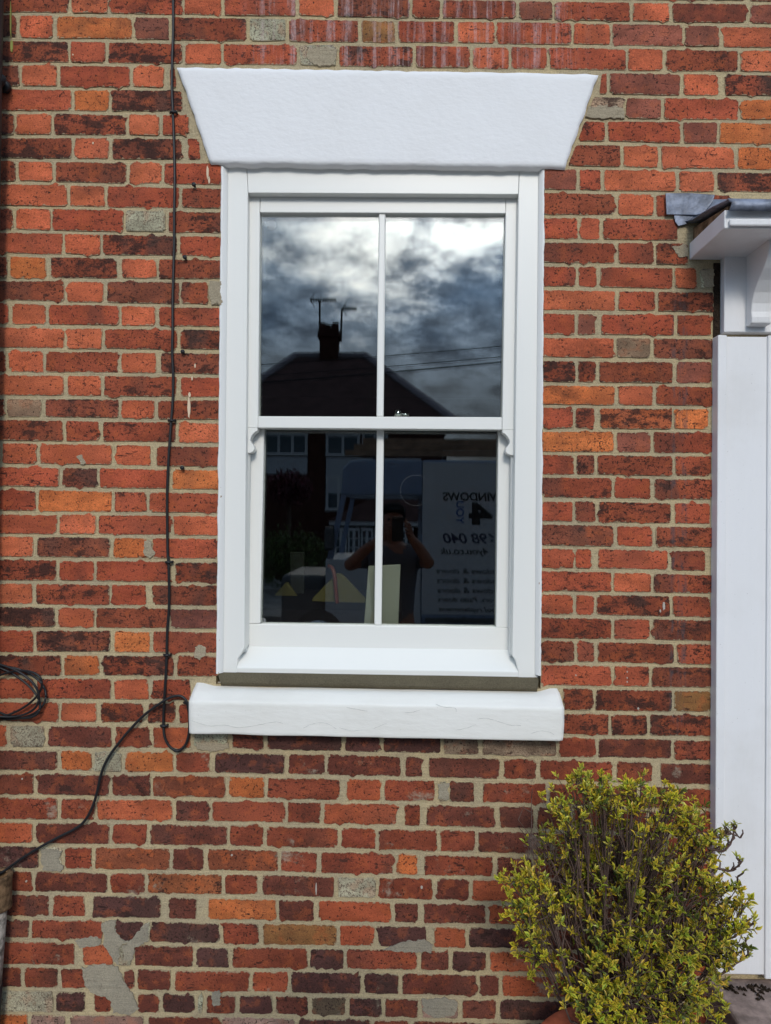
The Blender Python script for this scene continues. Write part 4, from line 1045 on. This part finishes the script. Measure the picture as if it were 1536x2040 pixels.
# bare branching twigs: dry left flank and the spurs against the white pilaster
for _ in range(22):
    a = P(r.uniform(1080, 1250), r.uniform(1780, 1900), -0.24 + r.uniform(-0.06, 0.06)); b = P(r.uniform(1030, 1240), r.uniform(1590, 1760), -0.24 + r.uniform(-0.08, 0.06))
    mdp = a.lerp(b, 0.5) + Vector((r.uniform(-0.03, 0.03), r.uniform(-0.02, 0.02), 0))
    path = spline([base + Vector((r.uniform(-0.05, 0.03), 0, 0)), a, mdp, b], 3); st.tube(path, [0.0028 * (1 - 0.7 * i / len(path)) for i in range(len(path))], 4, False)
    for _k in range(4):
        s_ = path[r.randrange(5, len(path))]; tw.tube([s_, s_ + Vector((r.uniform(-0.03, 0.03), r.uniform(-0.02, 0.02), r.uniform(0.01, 0.04)))], [0.0014, 0.0009], 4, False)
for pl in ([(1400, 1910), (1430, 1906), (1455, 1903), (1478, 1896), (1484, 1880)], [(1420, 1952), (1450, 1932), (1470, 1915), (1488, 1905), (1491, 1890)], [(1420, 1725), (1450, 1735), (1470, 1728), (1473, 1718)],
           [(1400, 1660), (1430, 1668), (1452, 1662), (1474, 1668)], [(1420, 1790), (1450, 1775), (1465, 1770), (1470, 1745)], [(1420, 1860), (1455, 1868), (1490, 1848), (1503, 1835)], [(1410, 1690), (1440, 1695), (1458, 1676), (1462, 1650)], [(1430, 1920), (1448, 1928), (1446, 1905)]):
    path = spline([P(a, b, -0.30) for a, b in pl], 4); path = [p + Vector((0, r.uniform(-0.002, 0.002), r.uniform(-0.002, 0.002))) for p in path]
    st.tube(path, [0.0034 * (1 - 0.4 * i / len(path)) for i in range(len(path))], 5, False)
    for _k in range(9):
        s_ = path[r.randrange(2, len(path))]; q = s_ + Vector((r.uniform(-0.012, 0.016), r.uniform(-0.02, 0.02), r.uniform(0.006, 0.028)))
        tw.tube([s_, s_.lerp(q, 0.6) + Vector((0.004, 0, 0)), q], [0.0026, 0.0022, 0.0018], 4, False)
        if r.random() < 0.45:
            for _j in range(4): add_leaf(LV, LF, LE, LT, q, Vector((r.uniform(-1, 1), r.uniform(-1, 0.4), r.uniform(0, 1))), Vector((0, 0, 1)), r.uniform(0.012, 0.02), 0.007, (0.46, 0.44, 0.07))
fol = under(link('foliage', leaf_mesh('foliage', LV, LF, LE, LT), M_LEAF), shrub); tag(fol, kind='stuff')
under(st.build('stem', M_TWIG, None, True), shrub); tag(under(tw.build('twig', M_TWIG, None, True), shrub), kind='stuff')
# pot
pc = Vector((0.615, -0.28, -0.035))
pot = empty('flower_pot', pc); tag(pot, "round terracotta pot holding the shrub at the foot of the wall", 'pot')
under(MB().lathe(pc, [(0.001, 0.0), (0.15, 0.0), (0.17, 0.06), (0.205, 0.235), (0.225, 0.24), (0.232, 0.25), (0.235, 0.295), (0.228, 0.303), (0.205, 0.300), (0.198, 0.27), (0.19, 0.20)], 40).build('shell', M_TERRA, None, True), pot)
under(MB().lathe(pc, [(0.197, 0.262), (0.12, 0.268), (0.001, 0.272)], 32).build('soil', M_SOIL, None, True), pot)

# ================================================================== what the window reflects: the street behind the camera
# --- house opposite
M_FARB = mat("far brick", lin((70, 42, 36)), 0.9, 0.15, None, 0.3, 5.0); M_RENDER = mat("pale render", (0.42, 0.44, 0.48), 0.8, 0.2); M_UPVC = mat("far window frame", (0.50, 0.51, 0.53), 0.4)
M_TILE = mat("clay roof tile", lin((84, 60, 57)), 0.8, 0.2, None, 0.35, 3.0); M_RIDGE = mat("ridge tile", lin((150, 140, 146)), 0.8, 0.2); M_DKGL = mat("dark far glass", (0.05, 0.07, 0.09), 0.05, 0.8)
M_NET = mat("net curtain", (0.35, 0.38, 0.42), 0.9, 0.1)
DF = 20.0
opp = empty('opposite_house', (Q(650, 1030, DF).x, -DF, 0)); tag(opp, "brick house across the street with a hipped roof, seen reflected in the panes", 'house')
ex0, ex1 = Q(415, 845, DF).x, Q(902, 845, DF).x; ez = Q(660, 838, DF).z; depth = 8.6
rdg = DF + depth / 2; ra, rb = Q(588, 709, rdg, GLASS_U), Q(728, 709, rdg, GLASS_U)
def ob(name, x0, x1, y0, y1, z0, z1, m, par=None):
    o = MB().box(x0, x1, y0, y1, z0, z1).build(name, m); return under(o, opp) if par is None else sub(o, par)
def sub(o, par):
    o.parent = par; o.matrix_parent_inverse = par.matrix_parent_inverse.copy() @ Matrix.Identity(4) if False else Matrix.Translation(-opp.location); 
    o.matrix_parent_inverse = Matrix.Identity(4); return o
ob('wall', ex0 + 0.3, ex1 - 0.3, -DF - depth, -DF, -0.1, ez, M_FARB)
# roof in overlapping tile courses
def roof():
    m = MB(); y0, y1 = -DF + 0.35, -DF - depth - 0.35; yr = -rdg; ny = 34
    A = Vector((ex0, y0, ez)); B = Vector((ex1, y0, ez)); C = Vector((ex1, y1, ez)); D = Vector((ex0, y1, ez)); E = Vector((ra.x, yr, ra.z)); G = Vector((rb.x, yr, rb.z))
    for (a, b, c, d) in ((A, B, G, E), (C, D, E, G), (B, C, G, G), (D, A, E, E)):
        nrm = (b - a).cross(d - a).normalized()
        for k in range(ny):
            t0, t1 = k / ny, (k + 1) / ny
            p0, p1 = a.lerp(d, t0), b.lerp(c, t0); q0, q1 = a.lerp(d, t1), b.lerp(c, t1)
            n = len(m.V); lift = nrm * 0.03
            m.V += [p0 + lift, p1 + lift, q1, q0, p0, p1]; m.F += [(n, n + 1, n + 2, n + 3), (n + 4, n + 5, n + 1, n)]
    return under(m.build('roof', M_TILE), opp), (A, B, C, D, E, G)
rf, (A_, B_, C_, D_, E_, G_) = roof()
for a, b in ((E_, G_), (A_, E_), (B_, G_)):
    under(MB().tube([a + Vector((0, 0, 0.03)), b + Vector((0, 0, 0.03))], 0.13, 8).build('ridge_tiles', M_RIDGE), opp)
c0, c1 = Q(637, 722, rdg - 0.2, GLASS_U), Q(674, 655, rdg - 0.2, GLASS_U)
ob('chimney', c0.x, c1.x, -rdg - 0.35, -rdg + 0.35, c0.z - 0.6, c1.z, M_FARB); ob('chimney_cap', c0.x - 0.07, c1.x + 0.07, -rdg - 0.42, -rdg + 0.42, c1.z - 0.32, c1.z - 0.12, M_FARB)
for px in (643, 652, 664, 669):
    v = Q(px, 650, rdg, GLASS_U); under(MB().lathe((v.x, -rdg + (0.12 if px % 2 else -0.12), c1.z), [(0.13, 0), (0.10, 0.2), (0.12, 0.24), (0.09, 0.25)], 12).build('chimney_pot', M_FARB), opp)
def opwin(px0, py0, px1, py1, panes=2, D=DF, proud=0.03):
    a, b = Q(px0, py0, D), Q(px1, py1, D); x0, x1, z0, z1 = min(a.x, b.x), max(a.x, b.x), min(a.z, b.z), max(a.z, b.z); y = -D
    ob('window_glass', x0, x1, y - 0.02, y + 0.012, z0, z1, M_DKGL)
    for i in range(panes + 1):
        x = x0 + (x1 - x0) * i / panes; ob('window_bar', x - 0.04, x + 0.04, y - 0.01, y + proud, z0, z1, M_UPVC)
    for z in (z0, z1): ob('window_bar', x0 - 0.05, x1 + 0.05, y - 0.01, y + proud + 0.02, z - 0.045, z + 0.045, M_UPVC)
    return x0, x1, z0, z1
opwin(528, 864, 610, 904, 3); opwin(652, 866, 714, 906, 2); opwin(724, 862, 770, 890, 2)
for (a0, b0_, a1, b1) in ((500, 909, 612, 944), (650, 911, 838, 984)):
    p, q = Q(a0, b0_, DF), Q(a1, b1, DF); ob('render_panel', p.x, q.x, -DF - 0.02, -DF + 0.025, q.z, p.z, M_RENDER)
opwin(652, 950, 674, 1014, 1)
# bay with hipped lean-to roof and small-paned windows
p, q = Q(660, 1045, 19.0), Q(842, 1200, 19.0)
ob('bay_wall', p.x, q.x, -DF, -19.0, -0.1, Q(700, 1112, 19.0).z, M_RENDER)
ob('bay_fascia', p.x - 0.06, q.x + 0.06, -DF, -18.94, Q(700, 1046, 19.0).z, p.z + 0.12, M_UPVC)
bt = Q(750, 985, DF)
zz = p.z + 0.121
o = MB(); o.V = [(p.x - 0.1, -18.9, zz), (q.x + 0.1, -18.9, zz), (q.x + 0.1, -DF, zz), (p.x - 0.1, -DF, zz), (bt.x, -DF + 0.03, bt.z), (q.x, -DF + 0.03, bt.z)]
o.F = [(0, 1, 5, 4), (0, 4, 3), (1, 2, 5), (3, 4, 5, 2), (0, 3, 2, 1)]
under(o.build('bay_roof', M_TILE), opp)
for px in (668, 694, 720, 746, 772, 798):
    x0, x1, z0, z1 = opwin(px, 1054, px + 22, 1108, 2, 19.0)
    for t in (0.33, 0.66): ob('window_bar', x0, x1, -19.0, -18.985, z0 + (z1 - z0) * t - 0.02, z0 + (z1 - z0) * t + 0.02, M_UPVC)
# --- aerials on the chimney
def aerial(pm, pt, boom, els, lab, D=rdg):
    m0, m1 = Q(*pm, D, GLASS_U), Q(*pt, D, GLASS_U); e = empty('tv_aerial', m0); tag(e, lab, 'aerial', 'television aerials on the chimney')
    under(MB().tube([m0 - Vector((0, 0, 0.3)), m1], 0.036, 6).build('mast', M_BLACK), e)
    a, b = Q(*boom[0], D, GLASS_U), Q(*boom[1], D, GLASS_U); under(MB().tube([a, b], 0.034, 6).build('boom', M_BLACK), e)
    for k in range(els):
        p_ = a.lerp(b, (k + 0.5) / els); h = 0.10
        under(MB().tube([p_ - Vector((0, 0, h)), p_ + Vector((0, 0, h))], 0.018, 4).build('element', M_BLACK), e)
    for s_ in (-1, 1): under(MB().tube([a, a + Vector((0.16 if boom[0][0] < boom[1][0] else -0.16, 0.0, s_ * 0.26))], 0.02, 4).build('reflector', M_BLACK), e)
aerial((637, 660), (637, 598), ((618, 597), (670, 597)), 11, "television aerial on the taller mast above the reflected chimney")
aerial((679, 664), (681, 614), ((682, 614), (711, 615)), 7, "television aerial on the shorter mast right of the reflected chimney")
# --- overhead wires
M_WIRE = mat("wire", (0.02, 0.02, 0.025), 0.6)
for k, (l, rr, w) in enumerate((((740, 711.5), (998, 690), 0.010), ((740, 733), (998, 711), 0.010), ((740, 745), (998, 721.5), 0.018))):
    a, b = Q(*l, 13.0, GLASS_U), Q(*rr, 13.0, GLASS_U); d = b - a; c_ = a - d * 3.0; e_ = b + d * 3.0
    pts = [c_.lerp(e_, i / 24) + Vector((0, 0, 0.25 * ((i / 12 - 1) ** 2))) for i in range(25)]
    tag(MB().tube(pts, w, 5).build('overhead_wire', M_WIRE), ["thin overhead wire crossing the reflected sky, uppermost of three", "thin overhead wire crossing the reflected sky, middle of three", "thick overhead cable crossing the reflected sky, lowest of three"][k], 'wire', 'overhead wires across the street')
# --- hedge and red-leaved tree
def leafcloud(centre, rad, n, ln, tints, seed):
    rr = random.Random(seed); LV, LF, LE, LT = [], [], [], []
    for _ in range(n):
        v = Vector((rr.gauss(0, 1), rr.gauss(0, 1), rr.gauss(0, 1))).normalized() * (rr.random() ** 0.4)
        v *= 1 + 0.25 * noise.noise(v * 2.3 + Vector((seed, 0, 0)))
        p_ = Vector(centre) + Vector((v.x * rad[0], v.y * rad[1], v.z * rad[2]))
        d = Vector((rr.uniform(-1, 1), rr.uniform(-1, 1), rr.uniform(-0.6, 1)))
        add_leaf(LV, LF, LE, LT, p_, d, Vector((rr.uniform(-1, 1), rr.uniform(-1, 1), 1)), ln * rr.uniform(0.6, 1.3), ln * 0.5, rr.choice(tints))
    return leaf_mesh('crown', LV, LF, LE, LT)
tc = Q(575, 972, 17.0); tree = empty('red_leaved_tree', (tc.x, tc.y, 0)); tag(tree, "small dark red-leaved tree in the garden opposite, reflected in the lower left pane", 'tree')
o = under(link('crown', leafcloud(tc, (0.62, 0.55, 0.48), 1500, 0.12, [(0.16, 0.03, 0.05), (0.10, 0.02, 0.035), (0.22, 0.05, 0.07)], 3), M_LEAF), tree); tag(o, kind='stuff')
under(MB().tube([(tc.x, tc.y, 0), (tc.x + 0.03, tc.y, tc.z - 0.4), (tc.x, tc.y, tc.z)], [0.07, 0.05, 0.02], 8).build('trunk', M_TWIG), tree)
hc = Q(590, 1085, 15.0); hedge = empty('garden_hedge', (hc.x, hc.y, 0)); tag(hedge, "green garden hedge opposite, reflected low in the left pane", 'hedge')
o = under(link('foliage', leafcloud((hc.x - 0.2, hc.y, hc.z - 0.35), (1.1, 0.5, 0.75), 2600, 0.10, [(0.10, 0.14, 0.03), (0.16, 0.20, 0.05), (0.07, 0.10, 0.02)], 5), M_LEAF), hedge); tag(o, kind='stuff')
under(MB().tube([(hc.x - 0.2, hc.y, 0), (hc.x - 0.2, hc.y, hc.z - 0.2)], 0.05, 8).build('stem', M_TWIG), hedge)

# --- installer's van parked in the street
M_VAN = mat("white van paint", (0.50, 0.51, 0.54), 0.3, 0.5); M_TYRE = mat("tyre", (0.02, 0.02, 0.02), 0.8); M_NAVY = mat("navy lettering", (0.02, 0.025, 0.07), 0.4); M_BLUE = mat("blue lettering", (0.02, 0.08, 0.30), 0.4); M_INK = mat("black lettering", (0.012, 0.012, 0.014), 0.4)
M_WOOD = mat("roof rack timber", lin((138, 112, 92)), 0.8, 0.2, None, 0.3, 6.0); M_RED = mat("red lens", (0.4, 0.02, 0.02), 0.2); M_GREYP = mat("grey plastic", (0.08, 0.08, 0.085), 0.6)
M_VANB = mat('blue-grey van paint', (0.20, 0.26, 0.38), 0.25, 0.5)
VD = 7.2; vx = Q(841, 1050, VD).x; vz = Q(900, 916, VD).z; vlen = 5.3; vw = 1.95
van = empty('parked_van', (vx, -VD, -0.12)); tag(van, "white panel van with navy lettering parked behind the photographer, reflected in the right pane", 'van')
def vb(name, x0, x1, y0, y1, z0, z1, m, bv=0.0):
    o = under(MB().box(x0, x1, y0, y1, z0, z1).build(name, m), van)
    return bevel(o, bv, 3) if bv else o
vr = vx + 3.7; zl = -0.12 + 0.42                        # rear end and bottom edge
prof = [(vx, zl), (vx, vz), (vr - 0.06, vz), (vr, vz - 0.12), (vr + 0.02, zl)]
o = under(MB().prism([Vector((x, -VD, z)) for x, z in prof], [Vector((x, -VD - vw, z)) for x, z in prof]).build('body', M_VANB), van); bevel(o, 0.03, 3)
vb('sign_panel', vx + 0.004, vr - 0.12, -VD + 0.001, -VD + 0.0025, 0.50, vz - 0.03, M_VAN)
nx = Q(680, 940, VD).x; fx = Q(652, 1045, VD).x; zs = Q(760, 985, VD).z; zw = Q(760, 1114, VD).z
o = under(MB().prism([Vector((x, -VD, z)) for x, z in ((nx, zs), (nx + 0.02, vz - 0.12), (nx + 0.12, vz - 0.02), (nx + 0.22, vz - 0.005), (vx - 0.002, vz - 0.005), (vx - 0.002, zs))][::-1],
                     [Vector((x, -VD - vw, z)) for x, z in ((nx, zs), (nx + 0.02, vz - 0.12), (nx + 0.12, vz - 0.02), (nx + 0.22, vz - 0.005), (vx - 0.002, vz - 0.005), (vx - 0.002, zs))][::-1]).build('cab_roof', M_VANB), van); bevel(o, 0.02, 2)
for yy in (-VD - 0.06, -VD - vw + 0.02): under(MB().prism([Vector((x, yy, z)) for x, z in ((nx, zs), (nx + 0.07, zs), (fx + 0.08, zw), (fx, zw))][::-1], [Vector((x, yy + 0.04, z)) for x, z in ((nx, zs), (nx + 0.07, zs), (fx + 0.08, zw), (fx, zw))][::-1]).build('windscreen_pillar', M_VANB), van)
vb('cab_door', fx - 0.02, vx - 0.002, -VD - vw, -VD - 0.01, zl, zw, M_VAN, 0.03); vb('bonnet', fx - 0.62, fx - 0.022, -VD - vw + 0.1, -VD - 0.10, zl, zw - 0.22, M_GREYP, 0.08)
vb('wing_mirror', fx - 0.02, fx + 0.10, -VD + 0.02, -VD + 0.20, zw + 0.12, zw + 0.42, M_GREYP, 0.03)
vb('side_rail', vx + 0.05, vr - 0.1, -VD + 0.003, -VD + 0.022, 0.40, 0.46, M_GREYP, 0.006)
vb('door_seam', vx + 1.62, vx + 1.635, -VD - 0.004, -VD + 0.005, 0.50, vz - 0.18, M_GREYP)
vb('tail_light', vr - 0.03, vr + 0.03, -VD - 0.14, -VD - 0.03, 0.75, 1.35, M_RED, 0.01); vb('rear_bumper', vr - 0.02, vr + 0.12, -VD - vw + 0.05, -VD - 0.05, 0.24, 0.46, M_GREYP, 0.02)
for wx_ in (fx - 0.1, vr - 0.95):
    for wy in (-VD - 0.02, -VD - vw + 0.22):
        under(MB().tube([(wx_, wy + 0.03, 0.21), (wx_, wy - 0.20, 0.21)], 0.33, 24).build('tyre', M_TYRE, None, True), van)
        under(MB().tube([(wx_, wy + 0.04, 0.21), (wx_, wy - 0.02, 0.21)], 0.20, 16).build('wheel_rim', M_SILVER, None, True), van)
rk = empty('roof_rack', (vx, -VD, vz)); tag(rk, "brown timber lengths on the roof rack of the reflected van", 'roof rack')
zr = Q(880, 905, VD).z; zt2 = Q(880, 866, VD).z
for k in range(3):
    z0 = zr + (zt2 - zr) * k / 3
    under(MB().box(nx + 0.02 + 0.12 * k, vx + 3.2, -VD - 0.35 - 0.04 * k, -VD - 0.30 - 0.04 * k, z0 + 0.004, z0 + (zt2 - zr) / 3 - 0.006).build('timber', M_WOOD), rk)
for k in range(4): under(MB().box(nx + 0.4 + k * 0.95, nx + 0.45 + k * 0.95, -VD - 1.7, -VD - 0.29, vz - 0.01, zr + 0.003).build('rack_bar', M_BLACK), rk)
dg = bpy.context.evaluated_depsgraph_get()
def lettering(txt, px_r, py_top, py_bot, m, vert=False, shear=0.0, bold=0.0, stretch=1.0):
    """text on the van side; px_r is where its last letter shows in the mirror (its left end in the picture)"""
    cu = bpy.data.curves.new('lettering', 'FONT'); cu.body = txt; cu.align_x = 'RIGHT'; cu.shear = shear; cu.offset = bold; cu.extrude = 0.001
    to = bpy.data.objects.new('lettering', cu); COL.objects.link(to); bpy.context.view_layer.update()
    me = bpy.data.meshes.new_from_object(to.evaluated_get(bpy.context.evaluated_depsgraph_get())); bpy.data.objects.remove(to)
    xs = [v.co.x for v in me.vertices]; ysv = [v.co.y for v in me.vertices]; h = max(ysv) - min(ysv)
    a, b = Q(px_r, py_top, VD), Q(px_r, py_bot, VD)
    if vert: k = (a.z - b.z) / (max(xs) - min(xs))
    else: k = (a.z - b.z) / h
    for v in me.vertices:
        if vert: u, w_ = (v.co.y - min(ysv)) * k, (v.co.x - min(xs)) * k; v.co = (a.x - (max(ysv) - min(ysv)) * k + u * 1.0 + (max(ysv) - min(ysv)) * k, -VD + 0.004 + v.co.z, b.z + w_)
        else: v.co = (a.x + (max(xs) - v.co.x) * k * stretch, -VD + 0.004 + v.co.z, b.z + (v.co.y - min(ysv)) * k)
    me.update(); return under(link('lettering', me, m), van)
lettering("WINDOWS", 882, 980, 997, M_INK, shear=0.1, bold=0.03, stretch=1.02)
lettering("4", 934, 1000, 1045, M_INK, bold=0.05, stretch=1.5)
lettering("YOU", 909, 998, 1043, M_BLUE, vert=True, bold=0.02)
lettering("698 040", 882, 1061, 1082, M_NAVY, shear=0.25, bold=0.02, stretch=1.15)
lettering("4you.co.uk", 876, 1090, 1108, M_INK, shear=0.25, bold=0.02, stretch=1.15)
for k, tx in enumerate(("windows & doors", "windows & doors", "windows & doors", "doors, Patio doors", "roof replacement", "Fascia & gutters")):
    lettering(tx, 869 + k, 1131 + k * 19.2, 1142 + k * 19.2 + (2 if 'p' in tx else 0), M_INK, shear=0.25, bold=0.008, stretch=1.25)

# --- the photographer
M_SKIN = mat("skin", lin((140, 96, 78)), 0.55, 0.35); M_SHIRT = mat("grey polo shirt", (0.10, 0.10, 0.12), 0.9, 0.1); M_JEAN = mat("dark trousers", (0.03, 0.035, 0.05), 0.9, 0.1); M_HAIR = mat("dark cap", (0.02, 0.02, 0.022), 0.9, 0.1); M_SHOE = mat("shoes", (0.03, 0.03, 0.03), 0.7)
def skinned(name, J, Ed, m, root=0, sub_=2):
    """continuous surface grown over a skeleton: J = [(x, y, z, radius_x, radius_y)]"""
    me = bpy.data.meshes.new(name); me.from_pydata([j[:3] for j in J], Ed, []); ob_ = bpy.data.objects.new(name, me); COL.objects.link(ob_)
    sk = ob_.modifiers.new('skin', 'SKIN'); sk.use_smooth_shade = True
    for i, j in enumerate(J): me.skin_vertices[0].data[i].radius = (j[3], j[4] if len(j) > 4 else j[3]); me.skin_vertices[0].data[i].use_root = (i == root)
    ss = ob_.modifiers.new('sub', 'SUBSURF'); ss.levels = ss.render_levels = sub_
    bpy.context.view_layer.update()
    out = bpy.data.meshes.new_from_object(ob_.evaluated_get(bpy.context.evaluated_depsgraph_get())); bpy.data.objects.remove(ob_); out.name = name
    out.materials.clear(); return link(name, out, m, None, True)
pxc, pyc = -0.03, -2.62
person = empty('person', (pxc, pyc, 0)); tag(person, "person in grey polo shirt and cap holding up a phone, mirrored in lower panes", 'person')
J = [(pxc, pyc, 0.98, 0.15, 0.11), (pxc, pyc, 1.15, 0.14, 0.10), (pxc, pyc + 0.01, 1.35, 0.16, 0.11), (pxc, pyc, 1.49, 0.12, 0.09), (pxc, pyc + 0.02, 1.57, 0.055), (pxc, pyc + 0.03, 1.64, 0.07, 0.085), (pxc, pyc + 0.02, 1.735, 0.078, 0.098), (pxc, pyc + 0.01, 1.82, 0.058, 0.075)]
Ed = [(i, i + 1) for i in range(7)]
def limb(start, pts):
    p = start
    for q in pts: J.append(q); Ed.append((p, len(J) - 1)); p = len(J) - 1
    return p
arms = []
for s_, el in ((-1, (-0.345, -2.50, 1.40)), (1, (0.225, -2.50, 1.42))):
    sh = (pxc + s_ * 0.185, pyc, 1.47, 0.06)
    hand = (s_ * 0.062, -2.375, 1.665)
    limb(3, [sh, (*el, 0.042), ((el[0] + hand[0]) / 2, (el[1] + hand[1]) / 2, (el[2] + hand[2]) / 2, 0.038), (hand[0] + s_ * 0.02, hand[1] - 0.02, hand[2] - 0.05, 0.027), (hand[0] + s_ * 0.012, hand[1] - 0.01, hand[2] - 0.005, 0.030, 0.020)])
    w_ = len(J) - 1
    for f in range(4):     # fingers wrapped round the far side of the phone, unequal lengths
        L_ = (0.85, 1.0, 0.95, 0.75)[f]; hz = hand[2] + 0.035 - f * 0.021
        limb(w_, [(hand[0] + s_ * 0.016, hand[1] + 0.006, hz, 0.009), (hand[0] + s_ * 0.004, hand[1] + 0.026 * L_, hz + 0.003, 0.0085), (hand[0] - s_ * 0.016 * L_, hand[1] + 0.034 * L_, hz + 0.004, 0.0075)])
    limb(w_, [(hand[0] + s_ * 0.004, hand[1] - 0.022, hand[2] + 0.012, 0.010), (hand[0] - s_ * 0.018, hand[1] - 0.020, hand[2] + 0.035, 0.009)])
for s_ in (-1, 1):
    limb(0, [(pxc + s_ * 0.10, pyc, 0.86, 0.085), (pxc + s_ * 0.11, pyc + 0.01, 0.50, 0.058), (pxc + s_ * 0.115, pyc - 0.01, 0.30, 0.056), (pxc + s_ * 0.12, pyc - 0.02, 0.09, 0.040), (pxc + s_ * 0.13, pyc + 0.14, 0.045, 0.036)])
under(skinned('body', J, Ed, M_SKIN), person)
T = [(pxc, pyc, 0.96, 0.165, 0.125), (pxc, pyc, 1.15, 0.158, 0.118), (pxc, pyc + 0.01, 1.35, 0.178, 0.125), (pxc, pyc, 1.49, 0.135, 0.10), (pxc, pyc + 0.015, 1.555, 0.068)]
TE = [(0, 1), (1, 2), (2, 3), (3, 4)]
for s_, el in ((-1, (-0.345, -2.50, 1.40)), (1, (0.225, -2.50, 1.42))):
    a = (pxc + s_ * 0.185, pyc, 1.47, 0.075); b = tuple(a[i] + (el[i] - a[i]) * 0.62 for i in range(3)) + (0.064,)
    T.append(a); TE.append((3, len(T) - 1)); T.append(b); TE.append((len(T) - 2, len(T) - 1))
under(skinned('polo_shirt', T, TE, M_SHIRT), person)
T = [(pxc, pyc, 0.99, 0.158, 0.12)]; TE = []
for s_ in (-1, 1):
    n = len(T); T += [(pxc + s_ * 0.10, pyc, 0.84, 0.098), (pxc + s_ * 0.11, pyc + 0.01, 0.50, 0.075), (pxc + s_ * 0.12, pyc - 0.02, 0.10, 0.066)]; TE += [(0, n), (n, n + 1), (n + 1, n + 2)]
under(skinned('trousers', T, TE, M_JEAN), person)
for s_ in (-1, 1): under(skinned('shoe', [(pxc + s_ * 0.12, pyc - 0.04, 0.05, 0.05), (pxc + s_ * 0.125, pyc + 0.05, 0.045, 0.052), (pxc + s_ * 0.135, pyc + 0.17, 0.035, 0.04)], [(0, 1), (1, 2)], M_SHOE), person)
under(skinned('cap', [(pxc, pyc - 0.03, 1.775, 0.085, 0.07), (pxc, pyc + 0.005, 1.825, 0.083, 0.07), (pxc, pyc + 0.09, 1.80, 0.065, 0.016), (pxc, pyc + 0.14, 1.79, 0.05, 0.008)], [(0, 1), (1, 2), (2, 3)], M_HAIR, 1), person)
for s_ in (-1, 1):
    under(MB().lathe((pxc + s_ * 0.032, pyc + 0.108, 1.728), [(0.001, -0.009), (0.009, -0.004), (0.010, 0.002), (0.001, 0.009)], 8).build('eye', M_HAIR, None, True), person)
    under(skinned('ear', [(pxc + s_ * 0.082, pyc + 0.0, 1.70, 0.010, 0.018), (pxc + s_ * 0.088, pyc - 0.005, 1.735, 0.010, 0.02)], [(0, 1)], M_SKIN), person)
under(skinned('nose', [(pxc, pyc + 0.108, 1.735, 0.009), (pxc, pyc + 0.130, 1.695, 0.015)], [(0, 1)], M_SKIN), person)
ph = bevel(MB().box(-0.038, 0.038, -2.348, -2.338, 1.585, 1.745).build('phone', M_BLACK), 0.004, 3); tag(ph, "black phone held up in both hands, reflected beside the glazing bar", 'phone')

# ================================================================== things standing inside the room behind the lower panes
M_YEL = mat("yellow plastic", lin((88, 78, 34)), 0.6, 0.3); M_ORG = mat("orange plastic", lin((104, 44, 22)), 0.45, 0.4); M_BOARD = mat("cream board", lin((160, 158, 144)), 0.6, 0.2); M_TRIM = mat("bare trim board", lin((48, 47, 44)), 0.7, 0.2)
def inside(name, px, y, th, m, lab, cat, lean=0.0):
    fr = [P(a, b, y) for a, b in px][::-1]; z0 = min(v.z for v in fr)
    fr = [Vector((v.x, y - (v.z - z0) * lean, v.z)) for v in fr]
    o = bevel(MB().prism(fr, [v + Vector((0, th, 0)) for v in fr]).build(name, m), 0.003); return tag(o, lab, cat)
inside('cream_board', [(735, 1126), (798, 1123), (793, 1258), (724, 1258)], 0.22, 0.018, M_BOARD, "cream offcut board leaning inside the lower sash behind the glazing bar", 'board', 0.2)
inside('yellow_panel', [(671, 1142), (681, 1143), (728, 1192), (728, 1202), (621, 1198), (624, 1190)], 0.62, 0.02, M_YEL, "large yellow gable-shaped panel inside, behind the lower left pane", 'panel')
inside('yellow_panel', [(569, 1160), (574, 1161), (594, 1190), (594, 1194), (543, 1193), (548, 1184)], 0.85, 0.02, M_YEL, "small yellow gable-shaped panel in the far left corner of the room", 'panel')
inside('trim_board', [(578, 1100), (606, 1100), (606, 1182), (596, 1196), (578, 1190)], 0.95, 0.03, M_TRIM, "pale upright trim board standing behind the yellow panels", 'board')
wt = M_FLOOR
tab = MB().box(P(470, 1194, 0.55).x, P(800, 1194, 0.55).x, 0.36, 1.15, P(600, 1206, 0.6).z - 0.05, P(600, 1198, 0.62).z - 0.002).build('work_table', wt); tag(tab, "dark table top inside the room under the yellow panels", 'table')
hz = spline([P(655, 1128, 0.58), P(662, 1132, 0.56), P(667, 1150, 0.55), P(669, 1175, 0.55), P(672, 1202, 0.55)], 5)
tag(MB().tube(hz, 0.0075, 8).build('orange_hose', M_ORG, None, True), "orange curved tube in front of the large yellow panel indoors", 'hose')
